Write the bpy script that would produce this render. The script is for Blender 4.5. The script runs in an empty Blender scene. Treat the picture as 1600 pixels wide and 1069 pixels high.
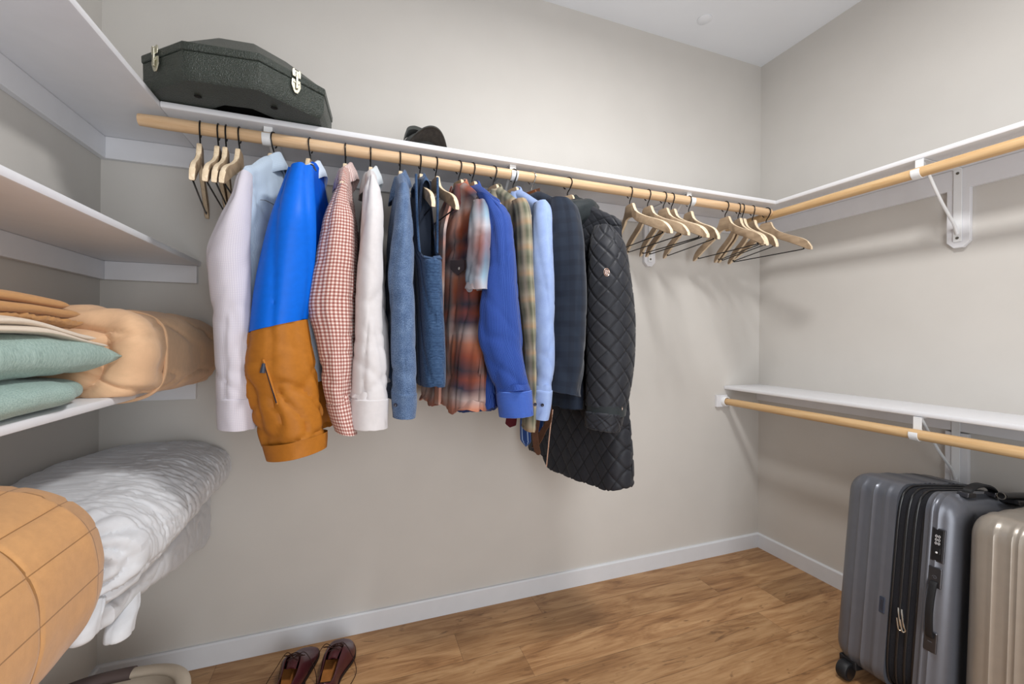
import bpy, bmesh, math, random
from mathutils import Vector, Matrix, noise
random.seed(7)
sc = bpy.context.scene
COL = sc.collection
PI = math.pi
# ------------------------------------------------------------------ camera
FPX, YAW, ROLL, CY, CH = 667.81, .3511, .0078, 528.24, 1.179
XR, XL, YB, YF, ZC = 2.169, -.801, 1.81, -.95, 2.741
_X = Vector((math.cos(YAW), -math.sin(YAW), 0)); FW = Vector((math.sin(YAW), math.cos(YAW), 0))
RT = _X*math.cos(ROLL) + Vector((0, 0, 1))*math.sin(ROLL)
UP = -_X*math.sin(ROLL) + Vector((0, 0, 1))*math.cos(ROLL)
EYE = Vector((0, 0, CH))
def ray(px, py): return FW + RT*((px-800)/FPX) - UP*((py-CY)/FPX)
def atY(px, py, y): d = ray(px, py); return EYE + d*(y/d.y)
def atX(px, py, x): d = ray(px, py); return EYE + d*(x/d.x)
def atZ(px, py, z): d = ray(px, py); return EYE + d*((z-CH)/d.z)
cam = bpy.data.cameras.new('camera'); co = bpy.data.objects.new('camera', cam); COL.objects.link(co)
M3 = Matrix((RT, UP, -FW)).transposed()
co.matrix_world = Matrix.Translation(EYE) @ M3.to_4x4()
cam.sensor_fit = 'HORIZONTAL'; cam.sensor_width = 36; cam.lens = FPX/1600*36
cam.shift_y = -(534.5-CY)/1600; cam.clip_start = .02
sc.camera = co

# ------------------------------------------------------------------ materials
def lin(c):
    return tuple((v/255/12.92 if v/255 <= .04045 else ((v/255+.055)/1.055)**2.4) for v in c) + (1,)
class Mt:
    def __init__(s, name, rough=.6, spec=.4, metal=0.0, sheen=0.0):
        s.m = bpy.data.materials.new(name); s.m.use_nodes = True
        s.nt = s.m.node_tree; s.b = s.nt.nodes['Principled BSDF']
        s.b.inputs['Roughness'].default_value = rough; s.b.inputs['Metallic'].default_value = metal
        s.b.inputs['Specular IOR Level'].default_value = spec
        if sheen: s.b.inputs['Sheen Weight'].default_value = sheen; s.b.inputs['Sheen Roughness'].default_value = .5
        s.uvn = None
    def n(s, t): return s.nt.nodes.new(t)
    def set(s, sock, v):
        if isinstance(v, bpy.types.NodeSocket): s.nt.links.new(v, sock)
        elif v is not None: sock.default_value = v
    def math(s, op, a, b=None, c=None):
        n = s.n('ShaderNodeMath'); n.operation = op
        for i, v in enumerate((a, b, c)): s.set(n.inputs[i], v)
        return n.outputs[0]
    def mix(s, f, a, b, mode='MIX'):
        n = s.n('ShaderNodeMix'); n.data_type = 'RGBA'; n.blend_type = mode
        s.set(n.inputs[0], f); s.set(n.inputs[6], a); s.set(n.inputs[7], b); return n.outputs[2]
    def uv(s):
        if not s.uvn:
            t = s.n('ShaderNodeTexCoord'); p = s.n('ShaderNodeSeparateXYZ'); s.nt.links.new(t.outputs['UV'], p.inputs[0])
            s.uvn = (p.outputs[0], p.outputs[1], t.outputs['UV'])
        return s.uvn
    def obj(s):
        t = s.n('ShaderNodeTexCoord'); p = s.n('ShaderNodeSeparateXYZ'); s.nt.links.new(t.outputs['Object'], p.inputs[0])
        return p.outputs[0], p.outputs[1], p.outputs[2], t.outputs['Object']
    def vec(s, x, y, z=0.0):
        n = s.n('ShaderNodeCombineXYZ'); s.set(n.inputs[0], x); s.set(n.inputs[1], y); s.set(n.inputs[2], z); return n.outputs[0]
    def noise(s, v, scale, detail=3, rough=.5, dist=0.0, col=False):
        n = s.n('ShaderNodeTexNoise'); s.set(n.inputs['Vector'], v); n.inputs['Scale'].default_value = scale
        n.inputs['Detail'].default_value = detail; n.inputs['Roughness'].default_value = rough; n.inputs['Distortion'].default_value = dist
        return n.outputs['Color' if col else 'Fac']
    def ramp(s, f, stops, interp='LINEAR'):
        n = s.n('ShaderNodeValToRGB'); s.set(n.inputs[0], f); e = n.color_ramp.elements; n.color_ramp.interpolation = interp
        while len(e) < len(stops): e.new(.5)
        for i, (p, c) in enumerate(stops): e[i].position = p; e[i].color = c
        return n.outputs[0]
    def color(s, v): s.set(s.b.inputs['Base Color'], v); return s
    def bump(s, h, strength=.3, dist=.002):
        n = s.n('ShaderNodeBump'); n.inputs['Strength'].default_value = strength; n.inputs['Distance'].default_value = dist
        s.set(n.inputs['Height'], h); s.nt.links.new(n.outputs[0], s.b.inputs['Normal']); return s
    def frac(s, v, k, off=0.0): return s.math('FRACT', s.math('MULTIPLY_ADD', v, k, off))
    def step(s, v, t): return s.math('GREATER_THAN', v, t)
def plain(name, rgb, rough=.6, spec=.4, metal=0.0, var=0.06, scale=40, bump=0.0, bscale=300, bdist=.001):
    m = Mt(name, rough, spec, metal); o = m.obj()[3]
    f = m.noise(o, scale, 3); c = lin(rgb)
    d = tuple(x*(1-var) for x in c[:3])+(1,); e = tuple(min(1, x*(1+var)) for x in c[:3])+(1,)
    m.color(m.ramp(f, [(.3, d), (.7, e)]))
    if bump: m.bump(m.noise(o, bscale, 2), bump, bdist)
    return m.m
def cloth(name, rgb, var=.05, rough=.85, weave=900, sheen=.15, bump=.25):
    m = Mt(name, rough, .2, 0, sheen); u, v, w = m.uv(); c = lin(rgb)
    f = m.noise(m.vec(m.math('MULTIPLY', u, 1.0), v), 60, 4, .6)
    d = tuple(x*(1-var) for x in c[:3])+(1,); e = tuple(min(1, x*(1+var)) for x in c[:3])+(1,)
    m.color(m.ramp(f, [(.3, d), (.7, e)])); m.bump(m.noise(w, weave, 2), bump, .0006)
    return m
MAT = {}
MAT['wall'] = plain('wall_paint', (203, 200, 195), .75, .25, 0, .015, 6, .12, 220, .0012)
MAT['ceil'] = plain('ceiling_paint', (228, 231, 235), .85, .2, 0, .012, 5, .1, 150, .0012)
MAT['white'] = plain('white_shelf_paint', (224, 225, 229), .38, .45, 0, .015, 20, .05, 90, .0008)
MAT['base'] = plain('baseboard_paint', (216, 219, 224), .42, .45, 0, .015, 20, .04, 90, .0008)
MAT['bracket'] = plain('white_enamel', (232, 234, 236), .3, .5, 0, .01)
MAT['screw'] = plain('steel_screw', (120, 118, 112), .35, .5, .9)
MAT['wire'] = plain('black_wire', (22, 21, 22), .35, .5, .5)
MAT['chrome'] = plain('bright_steel', (205, 205, 200), .2, .6, 1.0, .05, 60)
MAT['nickel'] = plain('nickel_latch', (200, 198, 180), .28, .6, 1.0, .12, 120, .3, 200, .001)
MAT['black_rubber'] = plain('black_rubber', (24, 25, 28), .55, .4, 0, .08)
MAT['black_gloss'] = plain('black_plastic', (20, 21, 24), .28, .55, 0, .08)
MAT['tape'] = plain('black_zip_fabric', (30, 31, 36), .8, .25, 0, .15, 200, .5, 500, .001)
def wood(name, c1, c2, sc_=(3, 40, 40), rough=.45, axis=0):
    m = Mt(name, rough, .35); x, y, z, o = m.obj()
    a = [x, y, z]; a = [m.math('MULTIPLY', a[i], sc_[i]) for i in range(3)]
    v = m.vec(*a); f = m.noise(v, 1.6, 5, .62, 1.2)
    g = m.noise(v, 7, 3, .6, .4)
    f2 = m.math('ADD', m.math('MULTIPLY', f, .75), m.math('MULTIPLY', g, .25))
    m.color(m.ramp(f2, [(.36, lin(c1)), (.5, lin(tuple((p+q)/2 for p, q in zip(c1, c2)))), (.66, lin(c2))]))
    m.bump(f2, .08, .001); return m.m
MAT['rod_x'] = wood('rod_wood_along_x', (202, 166, 126), (224, 194, 158), (2, 40, 40))
MAT['rod_y'] = wood('rod_wood_along_y', (198, 160, 112), (218, 186, 142), (40, 2, 40))
MAT['hanger'] = wood('hanger_plywood_shaded', (146, 124, 100), (180, 157, 130), (30, 3, 12), .55)  # broad faces darkened to carry their shade; edges keep the pale ply
MAT['hanger_edge'] = wood('hanger_ply_edge', (218, 196, 164), (238, 220, 192), (40, 6, 40), .55)
MAT['walnut'] = wood('brown_suit_hanger_wood', (84, 48, 28), (130, 80, 48), (30, 3, 12), .35)
def floor_mat():
    m = Mt('plank_floor', .42, .4); x, y, z, o = m.obj()
    row = m.math('FLOOR', m.math('MULTIPLY', y, 1/.152))
    rnd = m.n('ShaderNodeTexWhiteNoise'); rnd.noise_dimensions = '1D'; m.set(rnd.inputs['W'], row)
    xs = m.math('ADD', x, m.math('MULTIPLY', rnd.outputs['Value'], 1.22))
    colm = m.math('FLOOR', m.math('MULTIPLY', xs, 1/1.22))
    r2 = m.n('ShaderNodeTexWhiteNoise'); r2.noise_dimensions = '2D'; m.set(r2.inputs['Vector'], m.vec(row, colm))
    seed = m.math('MULTIPLY', r2.outputs['Value'], 37.0)
    v = m.vec(m.math('MULTIPLY', x, 1.6), m.math('MULTIPLY', y, 9.0), seed)
    big = m.noise(v, 1.5, 4, .55, 1.6); fine = m.noise(m.vec(m.math('MULTIPLY', x, 5.0), m.math('MULTIPLY', y, 90.0), seed), 1.6, 4, .6)
    knot = m.noise(m.vec(m.math('MULTIPLY', x, 3.2), m.math('MULTIPLY', y, 13.0), seed), 1.3, 3, .5, 3.2)
    base = m.ramp(m.math('ADD', m.math('MULTIPLY', big, .7), m.math('MULTIPLY', fine, .3)),
                  [(.30, lin((116, 80, 50))), (.44, lin((166, 126, 86))), (.58, lin((192, 154, 112))), (.74, lin((206, 172, 132)))])
    c = m.mix(m.ramp(knot, [(.62, (0, 0, 0, 1)), (.74, (.75, .75, .75, 1))]), base, lin((112, 80, 52)))
    tint = m.ramp(r2.outputs['Value'], [(0, lin((222, 216, 208))), (1, lin((255, 250, 244)))])
    c = m.mix(1.0, c, tint, 'MULTIPLY')
    fy = m.frac(y, 1/.152); fx = m.frac(xs, 1/1.22)
    seam = m.math('MAXIMUM', m.math('MAXIMUM', m.step(fy, .988), m.math('LESS_THAN', fy, .006)), m.math('LESS_THAN', fx, .0016))
    m.color(m.mix(m.math('MULTIPLY', seam, .45), c, lin((80, 54, 34))))
    m.bump(m.math('SUBTRACT', m.math('MULTIPLY', fine, .3), seam), .12, .001); return m.m
MAT['floor'] = floor_mat()

# fabrics -----------------------------------------------------------
def f_grid(name, bg, ln, p=.0042, w=.3):
    m = cloth(name, bg); u, v, _ = m.uv()
    a = m.math('LESS_THAN', m.frac(u, 1/p), w); b = m.math('LESS_THAN', m.frac(v, 1/p), w)
    m.color(m.mix(m.math('MULTIPLY', m.math('MAXIMUM', a, b), .55), lin(bg), lin(ln))); return m.m
def f_gingham(name, bg, mid, dark, p=.0105):
    m = cloth(name, bg); u, v, _ = m.uv()
    a = m.step(m.frac(u, 1/p), .5); b = m.step(m.frac(v, 1/p), .5)
    c = m.mix(m.math('MAXIMUM', a, b), lin(bg), lin(mid)); c = m.mix(m.math('MULTIPLY', a, b), c, lin(dark)); m.color(c); return m.m
def f_stripe(name, bg, ln, p=.004, w=.3, dash=False, across=False):
    m = cloth(name, bg); u, v, _ = m.uv()
    if across: u, v = v, u
    a = m.math('LESS_THAN', m.frac(u, 1/p), w)
    if dash: a = m.math('MULTIPLY', a, m.step(m.frac(v, 1/.006), .35))
    m.color(m.mix(m.math('MULTIPLY', a, .85), lin(bg), lin(ln))); return m.m
def f_heather(name, c1, c2, c3, sc_=420):
    m = cloth(name, c1, bump=.5); u, v, w = m.uv()
    f = m.noise(w, sc_, 2, .7); g = m.noise(w, 30, 3)
    h = m.math('ADD', m.math('MULTIPLY', f, .8), m.math('MULTIPLY', g, .2))
    m.color(m.ramp(h, [(.38, lin(c1)), (.5, lin(c2)), (.64, lin(c3))])); return m.m
def f_plaid(name, ru, rv, pu, pv, mixf=.5, mott=.25):
    m = cloth(name, (120, 90, 80)); u, v, w = m.uv()
    d = m.math('MULTIPLY', m.math('SUBTRACT', m.noise(w, 14, 3), .5), .16)
    a = m.ramp(m.math('FRACT', m.math('ADD', m.math('MULTIPLY_ADD', u, 1/pu, .1), d)), ru)
    b = m.ramp(m.math('FRACT', m.math('ADD', m.math('MULTIPLY_ADD', v, 1/pv, .0), d)), rv)
    c = m.mix(mixf, a, b); m.color(c); return m.m
MAT['g1'] = f_grid('white_lavender_check', (206, 203, 211), (178, 172, 190))
MAT['g1b'] = f_grid('pale_blue_check', (184, 200, 216), (160, 178, 200))
MAT['blue'] = cloth('blue_shell', (0, 100, 214), .05, .5, 1500, 0, .08).m
MAT['ochre'] = cloth('ochre_shell', (168, 106, 36), .08, .55, 1500, 0, .08).m
def jk():
    m = cloth('blue_over_ochre_shell', (0, 80, 205), .04, .55, 1500, 0, .08); z = m.obj()[2]
    m.color(m.mix(m.math('LESS_THAN', z, -.62), lin((0, 84, 200)), lin((160, 100, 34)))); return m.m
MAT['jacket'] = jk()
MAT['paleblue'] = f_stripe('pale_blue_shirting', (196, 212, 232), (222, 230, 240), .004)
MAT['gingham'] = f_gingham('red_gingham', (222, 208, 202), (184, 138, 129), (136, 82, 76), .0098)
MAT['gstripe'] = f_stripe('red_stripe_collar', (226, 210, 206), (150, 100, 98), .0062, .42, across=True)
MAT['whiteshirt'] = cloth('white_shirting', (208, 205, 207), .03, .85).m
MAT['whitecollar'] = cloth('cool_white_shirting', (206, 213, 218), .03).m
MAT['chambray'] = f_heather('blue_heather_wool', (50, 70, 104), (78, 102, 138), (122, 144, 174))
MAT['vest'] = f_heather('slate_blue_quilting', (38, 60, 92), (50, 76, 110), (66, 92, 126), 200)
MAT['dark_in'] = cloth('dark_lining', (26, 34, 48)).m
K = lambda *a: lin(a)
MAT['brown_plaid'] = f_plaid('rust_ombre_plaid',
    [(0, K(58, 60, 76)), (.2, K(128, 84, 70)), (.42, K(214, 196, 190)), (.6, K(150, 86, 62)), (.8, K(70, 66, 84)), (1, K(58, 60, 76))],
    [(0, K(52, 48, 58)), (.2, K(160, 74, 40)), (.4, K(206, 130, 96)), (.55, K(206, 186, 180)), (.72, K(60, 58, 78)), (.86, K(148, 68, 44)), (1, K(52, 48, 58))], .17, .215, .6)
MAT['brown_sleeve'] = f_plaid('rust_blue_ombre_plaid',
    [(0, K(90, 104, 128)), (.3, K(190, 196, 204)), (.55, K(150, 100, 90)), (.8, K(104, 136, 160)), (1, K(90, 104, 128))],
    [(0, K(140, 84, 78)), (.25, K(96, 100, 116)), (.5, K(150, 178, 196)), (.7, K(206, 200, 204)), (.85, K(150, 110, 104)), (1, K(140, 84, 78))], .12, .2, .55)
MAT['royal'] = f_stripe('royal_blue_microstripe', (18, 46, 124), (70, 106, 182), .0036, .35)
MAT['royal_h'] = f_stripe('royal_blue_microstripe_across', (24, 62, 158), (112, 150, 220), .0042, .3, across=True)
MAT['green_plaid'] = f_plaid('sage_tan_plaid',
    [(0, K(78, 82, 66)), (.3, K(150, 146, 126)), (.5, K(98, 94, 74)), (.75, K(184, 170, 148)), (1, K(78, 82, 66))],
    [(0, K(96, 100, 84)), (.25, K(166, 156, 134)), (.45, K(184, 148, 112)), (.6, K(126, 128, 110)), (.8, K(82, 86, 72)), (1, K(96, 100, 84))], .05, .085, .5)
MAT['lightblue'] = f_heather('light_blue_oxford', (126, 148, 198), (142, 164, 210), (162, 184, 222), 700)
def bz():
    m = cloth('navy_windowpane_wool', (22, 30, 44), .1); u, v, w = m.uv()
    a = m.math('LESS_THAN', m.math('ABSOLUTE', m.math('SUBTRACT', m.frac(u, 1/.042), .5)), .2)
    b = m.math('LESS_THAN', m.math('ABSOLUTE', m.math('SUBTRACT', m.frac(v, 1/.05), .5)), .2)
    c = m.mix(m.math('MULTIPLY', m.math('ADD', a, b), .35), lin((27, 36, 50)), lin((13, 17, 30)))
    m.color(m.mix(m.math('MULTIPLY', m.noise(w, 500, 2), .25), c, lin((44, 56, 74)))); return m.m
MAT['blazer'] = bz()
def ct(name, swap):
    m = cloth(name, (38, 40, 46), .1, .5, 700, .1, .25); u, v, w = m.uv()
    if swap: u, v = v, u
    p, q = m.math('MULTIPLY', u, 1/.054), m.math('MULTIPLY', v, 1/.068)
    tri = lambda x: m.math('SUBTRACT', 1.0, m.math('ABSOLUTE', m.math('MULTIPLY_ADD', m.math('FRACT', x), 2.0, -1.0)))
    g = m.math('LESS_THAN', m.math('MINIMUM', tri(m.math('ADD', p, q)), tri(m.math('SUBTRACT', p, q))), .075)
    old = m.b.inputs['Base Color'].links[0].from_socket
    m.color(m.mix(m.math('MULTIPLY', g, .75), old, lin((14, 15, 19)))); return m.m
MAT['coat'] = ct('black_quilted_nylon', False); MAT['coat_body'] = ct('black_quilted_nylon_body', True)
MAT['coat_plain'] = cloth('black_coat_fabric', (38, 44, 47), .1, .6, 700, .1, .25).m
MAT['rose_metal'] = plain('rose_gold_metal', (220, 190, 175), .25, .6, .8)
MAT['btn_dark'] = plain('dark_button', (30, 34, 52), .35, .5)
MAT['btn_grey'] = plain('grey_horn_button', (128, 130, 134), .3, .5)
MAT['btn_white'] = plain('pearl_button', (220, 214, 206), .25, .6)
MAT['sage'] = f_heather('sage_linen', (134, 158, 150), (150, 174, 166), (164, 188, 180), 260)
MAT['cream'] = cloth('cream_cotton', (222, 208, 190), .04).m
MAT['tan'] = cloth('tan_sheet_cotton', (188, 140, 88), .06).m
MAT['peach'] = cloth('peach_cotton', (214, 176, 140), .05).m
MAT['quilt'] = cloth('white_quilt_cotton', (206, 208, 212), .03, .9).m
MAT['tanquilt_'] = cloth('caramel_quilt_cotton', (194, 146, 96), .06, .9, 500, .2, .4)
def tq():
    m = MAT['tanquilt_']; x, y, z, o = m.obj()
    def line(v, w): return m.math('LESS_THAN', m.math('ABSOLUTE', m.math('SUBTRACT', m.math('FRACT', v), .5)), w)
    p = m.math('ADD', m.math('MULTIPLY', z, 1/.082), m.math('MULTIPLY', x, -.9/.082))
    q = m.math('MULTIPLY_ADD', y, 1/.135, m.math('MULTIPLY', z, .25))
    g = m.math('MAXIMUM', line(m.math('ADD', p, (.632+.6*.9)/.082+.1+.5), .014), line(m.math('ADD', q, .7/.135+.42-.25*.168+.5), .011))
    old = m.b.inputs['Base Color'].links[0].from_socket
    m.color(m.mix(m.math('MULTIPLY', g, .8), old, lin((132, 92, 50)))); return m.m
MAT['stitch'] = cloth('caramel_stitching', (150, 106, 60), .06).m
MAT['tanquilt'] = tq()
MAT['burg'] = plain('burgundy_leather', (70, 30, 34), .33, .5, 0, .15, 30, .12, 300, .0006)
MAT['insole'] = plain('tan_insole_leather', (190, 124, 66), .5, .4, 0, .12, 50)
MAT['shoe_sole'] = plain('dark_sole', (34, 24, 22), .55, .4)
MAT['lace'] = plain('brown_lace', (48, 28, 24), .8, .2)
MAT['bask'] = plain('beige_plastic', (178, 166, 150), .42, .45, 0, .02)
MAT['grip'] = plain('taupe_rubber_grip', (86, 74, 72), .55, .35, 0, .03)
MAT['case'] = plain('olive_black_pebbled_shell', (50, 58, 52), .33, .6, 0, .1, 60, 1.0, 330, .004)
MAT['case_in'] = plain('dark_recess', (18, 17, 16), .7, .3)
MAT['cap_out'] = cloth('charcoal_cap_cotton', (74, 76, 74), .08).m
MAT['cap_in'] = cloth('brown_cap_lining', (56, 50, 44), .3).m
MAT['su1'] = plain('graphite_shell', (98, 101, 109), .32, .5, .35, .03, 30, .08, 700, .0006)
MAT['su2'] = plain('champagne_shell', (158, 150, 140), .32, .5, .35, .03, 30, .08, 700, .0006)
MAT['plate'] = plain('gunmetal_plate', (80, 80, 84), .3, .5, .8)
MAT['badge'] = plain('dark_badge', (52, 60, 76), .4, .5, .2)
MAT['white_mark'] = plain('white_mark', (225, 226, 228), .5, .4)
MAT['belt'] = plain('brown_belt_leather', (92, 62, 46), .45, .45, 0, .12, 60)
MAT['tie_blue'] = f_stripe('blue_tie_silk', (30, 62, 124), (150, 176, 214), .008, .2)
MAT['tie_red'] = cloth('maroon_tie_silk', (96, 24, 38), .1, .5).m

# ------------------------------------------------------------------ objects
ORG = {}
def thing(name, label, cat, loc=(0, 0, 0), rot=(0, 0, 0), group=None, kind=None):
    o = bpy.data.objects.new(name, None); COL.objects.link(o); o.empty_display_size = .02
    o.location = loc; o.rotation_euler = rot; ORG[o] = Vector(loc); tag(o, label, cat, group, kind); return o
def tag(o, label, cat, group=None, kind=None):
    o['label'] = label; o['category'] = cat
    if group: o['group'] = group
    if kind: o['kind'] = kind
    return o
def smooth_angle(me, ang):
    pass
def finish(bm, name, mat, parent=None, org=None, local=False, smooth=True, solid=0.0, recalc=True, label=None, bevel=0.0, sub=0):
    """Turns a bmesh into one mesh object; vertices are in place coordinates unless local."""
    if recalc: bmesh.ops.recalc_face_normals(bm, faces=bm.faces)
    if org is None: org = ORG.get(parent, Vector((0, 0, 0))) if not local else Vector((0, 0, 0))
    org = Vector(org)
    if not local or org.length: bmesh.ops.translate(bm, verts=bm.verts, vec=-org)
    me = bpy.data.meshes.new(name); bm.to_mesh(me); bm.free()
    if smooth:
        me.polygons.foreach_set('use_smooth', [True]*len(me.polygons))
        me.set_sharp_from_angle(angle=math.radians(42))
    mats = mat if isinstance(mat, (list, tuple)) else [mat]
    for m in mats: me.materials.append(m)
    o = bpy.data.objects.new(name, me); COL.objects.link(o)
    if parent is not None:
        o.parent = parent
        ORG[o] = ORG.get(parent, Vector((0, 0, 0)))
    else: o.location = org; ORG[o] = org
    if bevel:
        b = o.modifiers.new('bevel', 'BEVEL'); b.width = bevel; b.segments = 3; b.limit_method = 'ANGLE'; b.angle_limit = math.radians(50)
    if solid:
        s = o.modifiers.new('solid', 'SOLIDIFY'); s.thickness = solid; s.offset = 0
    if sub:
        s = o.modifiers.new('sub', 'SUBSURF'); s.levels = sub; s.render_levels = sub
    if label: o['label'] = label
    return o
def BM(): return bmesh.new()
def box(bm, a, b, M=None):
    a, b = Vector(a), Vector(b)
    vs = [bm.verts.new(Vector((x, y, z)) if M is None else M @ Vector((x, y, z))) for z in (a.z, b.z) for y in (a.y, b.y) for x in (a.x, b.x)]
    for f in ((0, 2, 3, 1), (4, 5, 7, 6), (0, 1, 5, 4), (2, 6, 7, 3), (0, 4, 6, 2), (1, 3, 7, 5)): bm.faces.new([vs[i] for i in f])
    return bm
def prism(bm, poly, axis, a, b):
    """poly of 2D points extruded along axis 'x','y','z' from a to b"""
    def P(p, h): return {'x': (h, p[0], p[1]), 'y': (p[0], h, p[1]), 'z': (p[0], p[1], h)}[axis]
    A = [bm.verts.new(P(p, a)) for p in poly]; B = [bm.verts.new(P(p, b)) for p in poly]; n = len(poly)
    bm.faces.new(A); bm.faces.new(B[::-1])
    for i in range(n): bm.faces.new((A[i], A[(i+1) % n], B[(i+1) % n], B[i]))
    return bm
def crom(pts, n):
    """Catmull-Rom resample of tuples to n points"""
    m = len(pts); out = []
    for i in range(n):
        t = i/(n-1)*(m-1); k = min(int(t), m-2); f = t-k
        p0, p1, p2, p3 = pts[max(k-1, 0)], pts[k], pts[k+1], pts[min(k+2, m-1)]
        out.append(tuple(.5*((2*b)+(-a+c)*f+(2*a-5*b+4*c-d)*f*f+(-a+3*b-3*c+d)*f**3) for a, b, c, d in zip(p0, p1, p2, p3)))
    return out
def loft(bm, rings, closed=True, cap0=True, cap1=True, disp=None, u0=0.0, v0=0.0):
    """Skin of rings (equal counts) with a UV map in metres; disp(co, u, v, i/N) moves along the normal."""
    uvl = bm.loops.layers.uv.verify()
    n = len(rings[0]); V = []; UVS = []; per = 0; L = 0; pc = None
    for r in rings: per += sum((r[(i+1) % n]-r[i]).length for i in range(n if closed else n-1))
    per /= len(rings)
    for r in rings:
        c = sum(r, Vector())/n
        if pc is not None: L += (c-pc).length
        pc = c
        V.append([bm.verts.new(p) for p in r]); UVS.append(L+v0)
    kk = n if closed else n-1
    new = []
    for j in range(len(rings)-1):
        for i in range(kk):
            i2 = (i+1) % n
            f = bm.faces.new((V[j][i], V[j][i2], V[j+1][i2], V[j+1][i])); new.append(f)
            ua, ub = i/kk*per+u0, (i+1)/kk*per+u0
            for lp, uv in zip(f.loops, ((ua, UVS[j]), (ub, UVS[j]), (ub, UVS[j+1]), (ua, UVS[j+1]))): lp[uvl].uv = uv
    def cap(vs, v):
        c = bm.verts.new(sum((x.co for x in vs), Vector())/n)
        for i in range(n):
            f = bm.faces.new((vs[i], vs[(i+1) % n], c))
            for lp in f.loops:
                d = lp.vert.co - c.co; lp[uvl].uv = (u0+d.x+d.y, v+d.z*.3)
    if closed and cap0: cap(V[0], UVS[0])
    if closed and cap1: cap(V[-1], UVS[-1])
    if disp:
        bmesh.ops.recalc_face_normals(bm, faces=bm.faces); bm.normal_update()
        mv = []
        for j in range(len(rings)):
            for i in range(n):
                vt = V[j][i]; mv.append((vt, vt.normal*disp(vt.co, i/kk*per, UVS[j], j/(len(rings)-1), i/kk)))
        for vt, d in mv: vt.co += d
    return V
def tube(bm, pts, r, seg=8, n=None, caps=True):
    pts = [Vector(p) for p in pts]
    if n: pts = [Vector(p) for p in crom([tuple(p) for p in pts], n)]
    rings = []; up = None
    for i, p in enumerate(pts):
        t = (pts[min(i+1, len(pts)-1)]-pts[max(i-1, 0)]).normalized()
        if up is None:
            up = Vector((0, 0, 1)) if abs(t.z) < .9 else Vector((1, 0, 0))
        a = t.cross(up).normalized(); b = a.cross(t).normalized(); up = b
        rr = r(i/(len(pts)-1)) if callable(r) else r
        rings.append([p+a*math.cos(2*PI*k/seg)*rr+b*math.sin(2*PI*k/seg)*rr for k in range(seg)])
    loft(bm, rings, True, caps, caps); return bm
def cyl(bm, p, q, r, seg=24, r2=None):
    p, q = Vector(p), Vector(q); t = (q-p).normalized()
    up = Vector((0, 0, 1)) if abs(t.z) < .9 else Vector((1, 0, 0)); a = t.cross(up).normalized(); b = a.cross(t)
    R = [[c+(a*math.cos(2*PI*k/seg)+b*math.sin(2*PI*k/seg))*rr for k in range(seg)] for c, rr in ((p, r), (q, r if r2 is None else r2))]
    loft(bm, R); return bm
def lathe(bm, prof, o, axis=Vector((0, 0, 1)), seg=28, caps=True):
    o = Vector(o); t = Vector(axis).normalized(); up = Vector((0, 0, 1)) if abs(t.z) < .9 else Vector((1, 0, 0))
    a = t.cross(up).normalized(); b = a.cross(t)
    loft(bm, [[o+t*h+(a*math.cos(2*PI*k/seg)+b*math.sin(2*PI*k/seg))*r for k in range(seg)] for r, h in prof], True, caps, caps); return bm
def sm(x, a=0.0, b=1.0):
    x = max(0, min(1, (x-a)/(b-a))); return x*x*(3-2*x)
def nz(x, y, z=0.0): return noise.noise(Vector((x, y, z)))
def copy_tree(o, parent=None):
    c = o.copy(); COL.objects.link(c)
    if parent: c.parent = parent
    for ch in o.children: copy_tree(ch, c)
    return c

# ------------------------------------------------------------------ room shell
def struct(name, bm, mat, bevel=0.0, org=None):
    o = finish(bm, name, mat, None, org=org, smooth=False, bevel=bevel); o['kind'] = 'structure'; return o
T = .1
struct('floor', box(BM(), (XL-T, YF-T, -T), (XR+T, YB+T, 0)), MAT['floor'])
struct('ceiling', box(BM(), (XL-T, YF-T, ZC), (XR+T, YB+T, ZC+T)), MAT['ceil'])
struct('wall_back', box(BM(), (XL-T, YB, 0), (XR+T, YB+T, ZC)), MAT['wall'])
struct('wall_left', box(BM(), (XL-T, YF, 0), (XL, YB, ZC)), MAT['wall'])
struct('wall_right', box(BM(), (XR, YF, 0), (XR+T, YB, ZC)), MAT['wall'])
b = BM(); box(b, (XL-T, YF-T, 0), (.05, YF, ZC)); box(b, (1.05, YF-T, 0), (XR+T, YF, ZC)); box(b, (.05, YF-T, 2.06), (1.05, YF, ZC))
struct('wall_front', b, MAT['wall'])
BBH, BBT = .0790, .012
def bb_poly(): return [(0, 0), (BBT, 0), (BBT, BBH-.006), (BBT-.003, BBH-.001), (BBT-.005, BBH), (0, BBH)]
struct('baseboard_back', prism(BM(), [(YB-p, z) for p, z in bb_poly()], 'x', XL, XR), MAT['base'])
struct('baseboard_right', prism(BM(), [(XR-p, z) for p, z in bb_poly()], 'y', YF, YB-BBT), MAT['base'])
struct('baseboard_left', prism(BM(), [(XL+p, z) for p, z in bb_poly()], 'y', YF, YB-BBT), MAT['base'])
b = BM(); lathe(b, [(.001, 0), (.030, 0), (.033, .002), (.033, .005), (.001, .005)], (1.587, 1.638, ZC-.0052), seg=32)
o = finish(b, 'ceiling_cover', MAT['ceil'], None, org=(1.587, 1.638, ZC)); tag(o, 'small round painted cover plate flush on the ceiling', 'cover plate')

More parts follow.
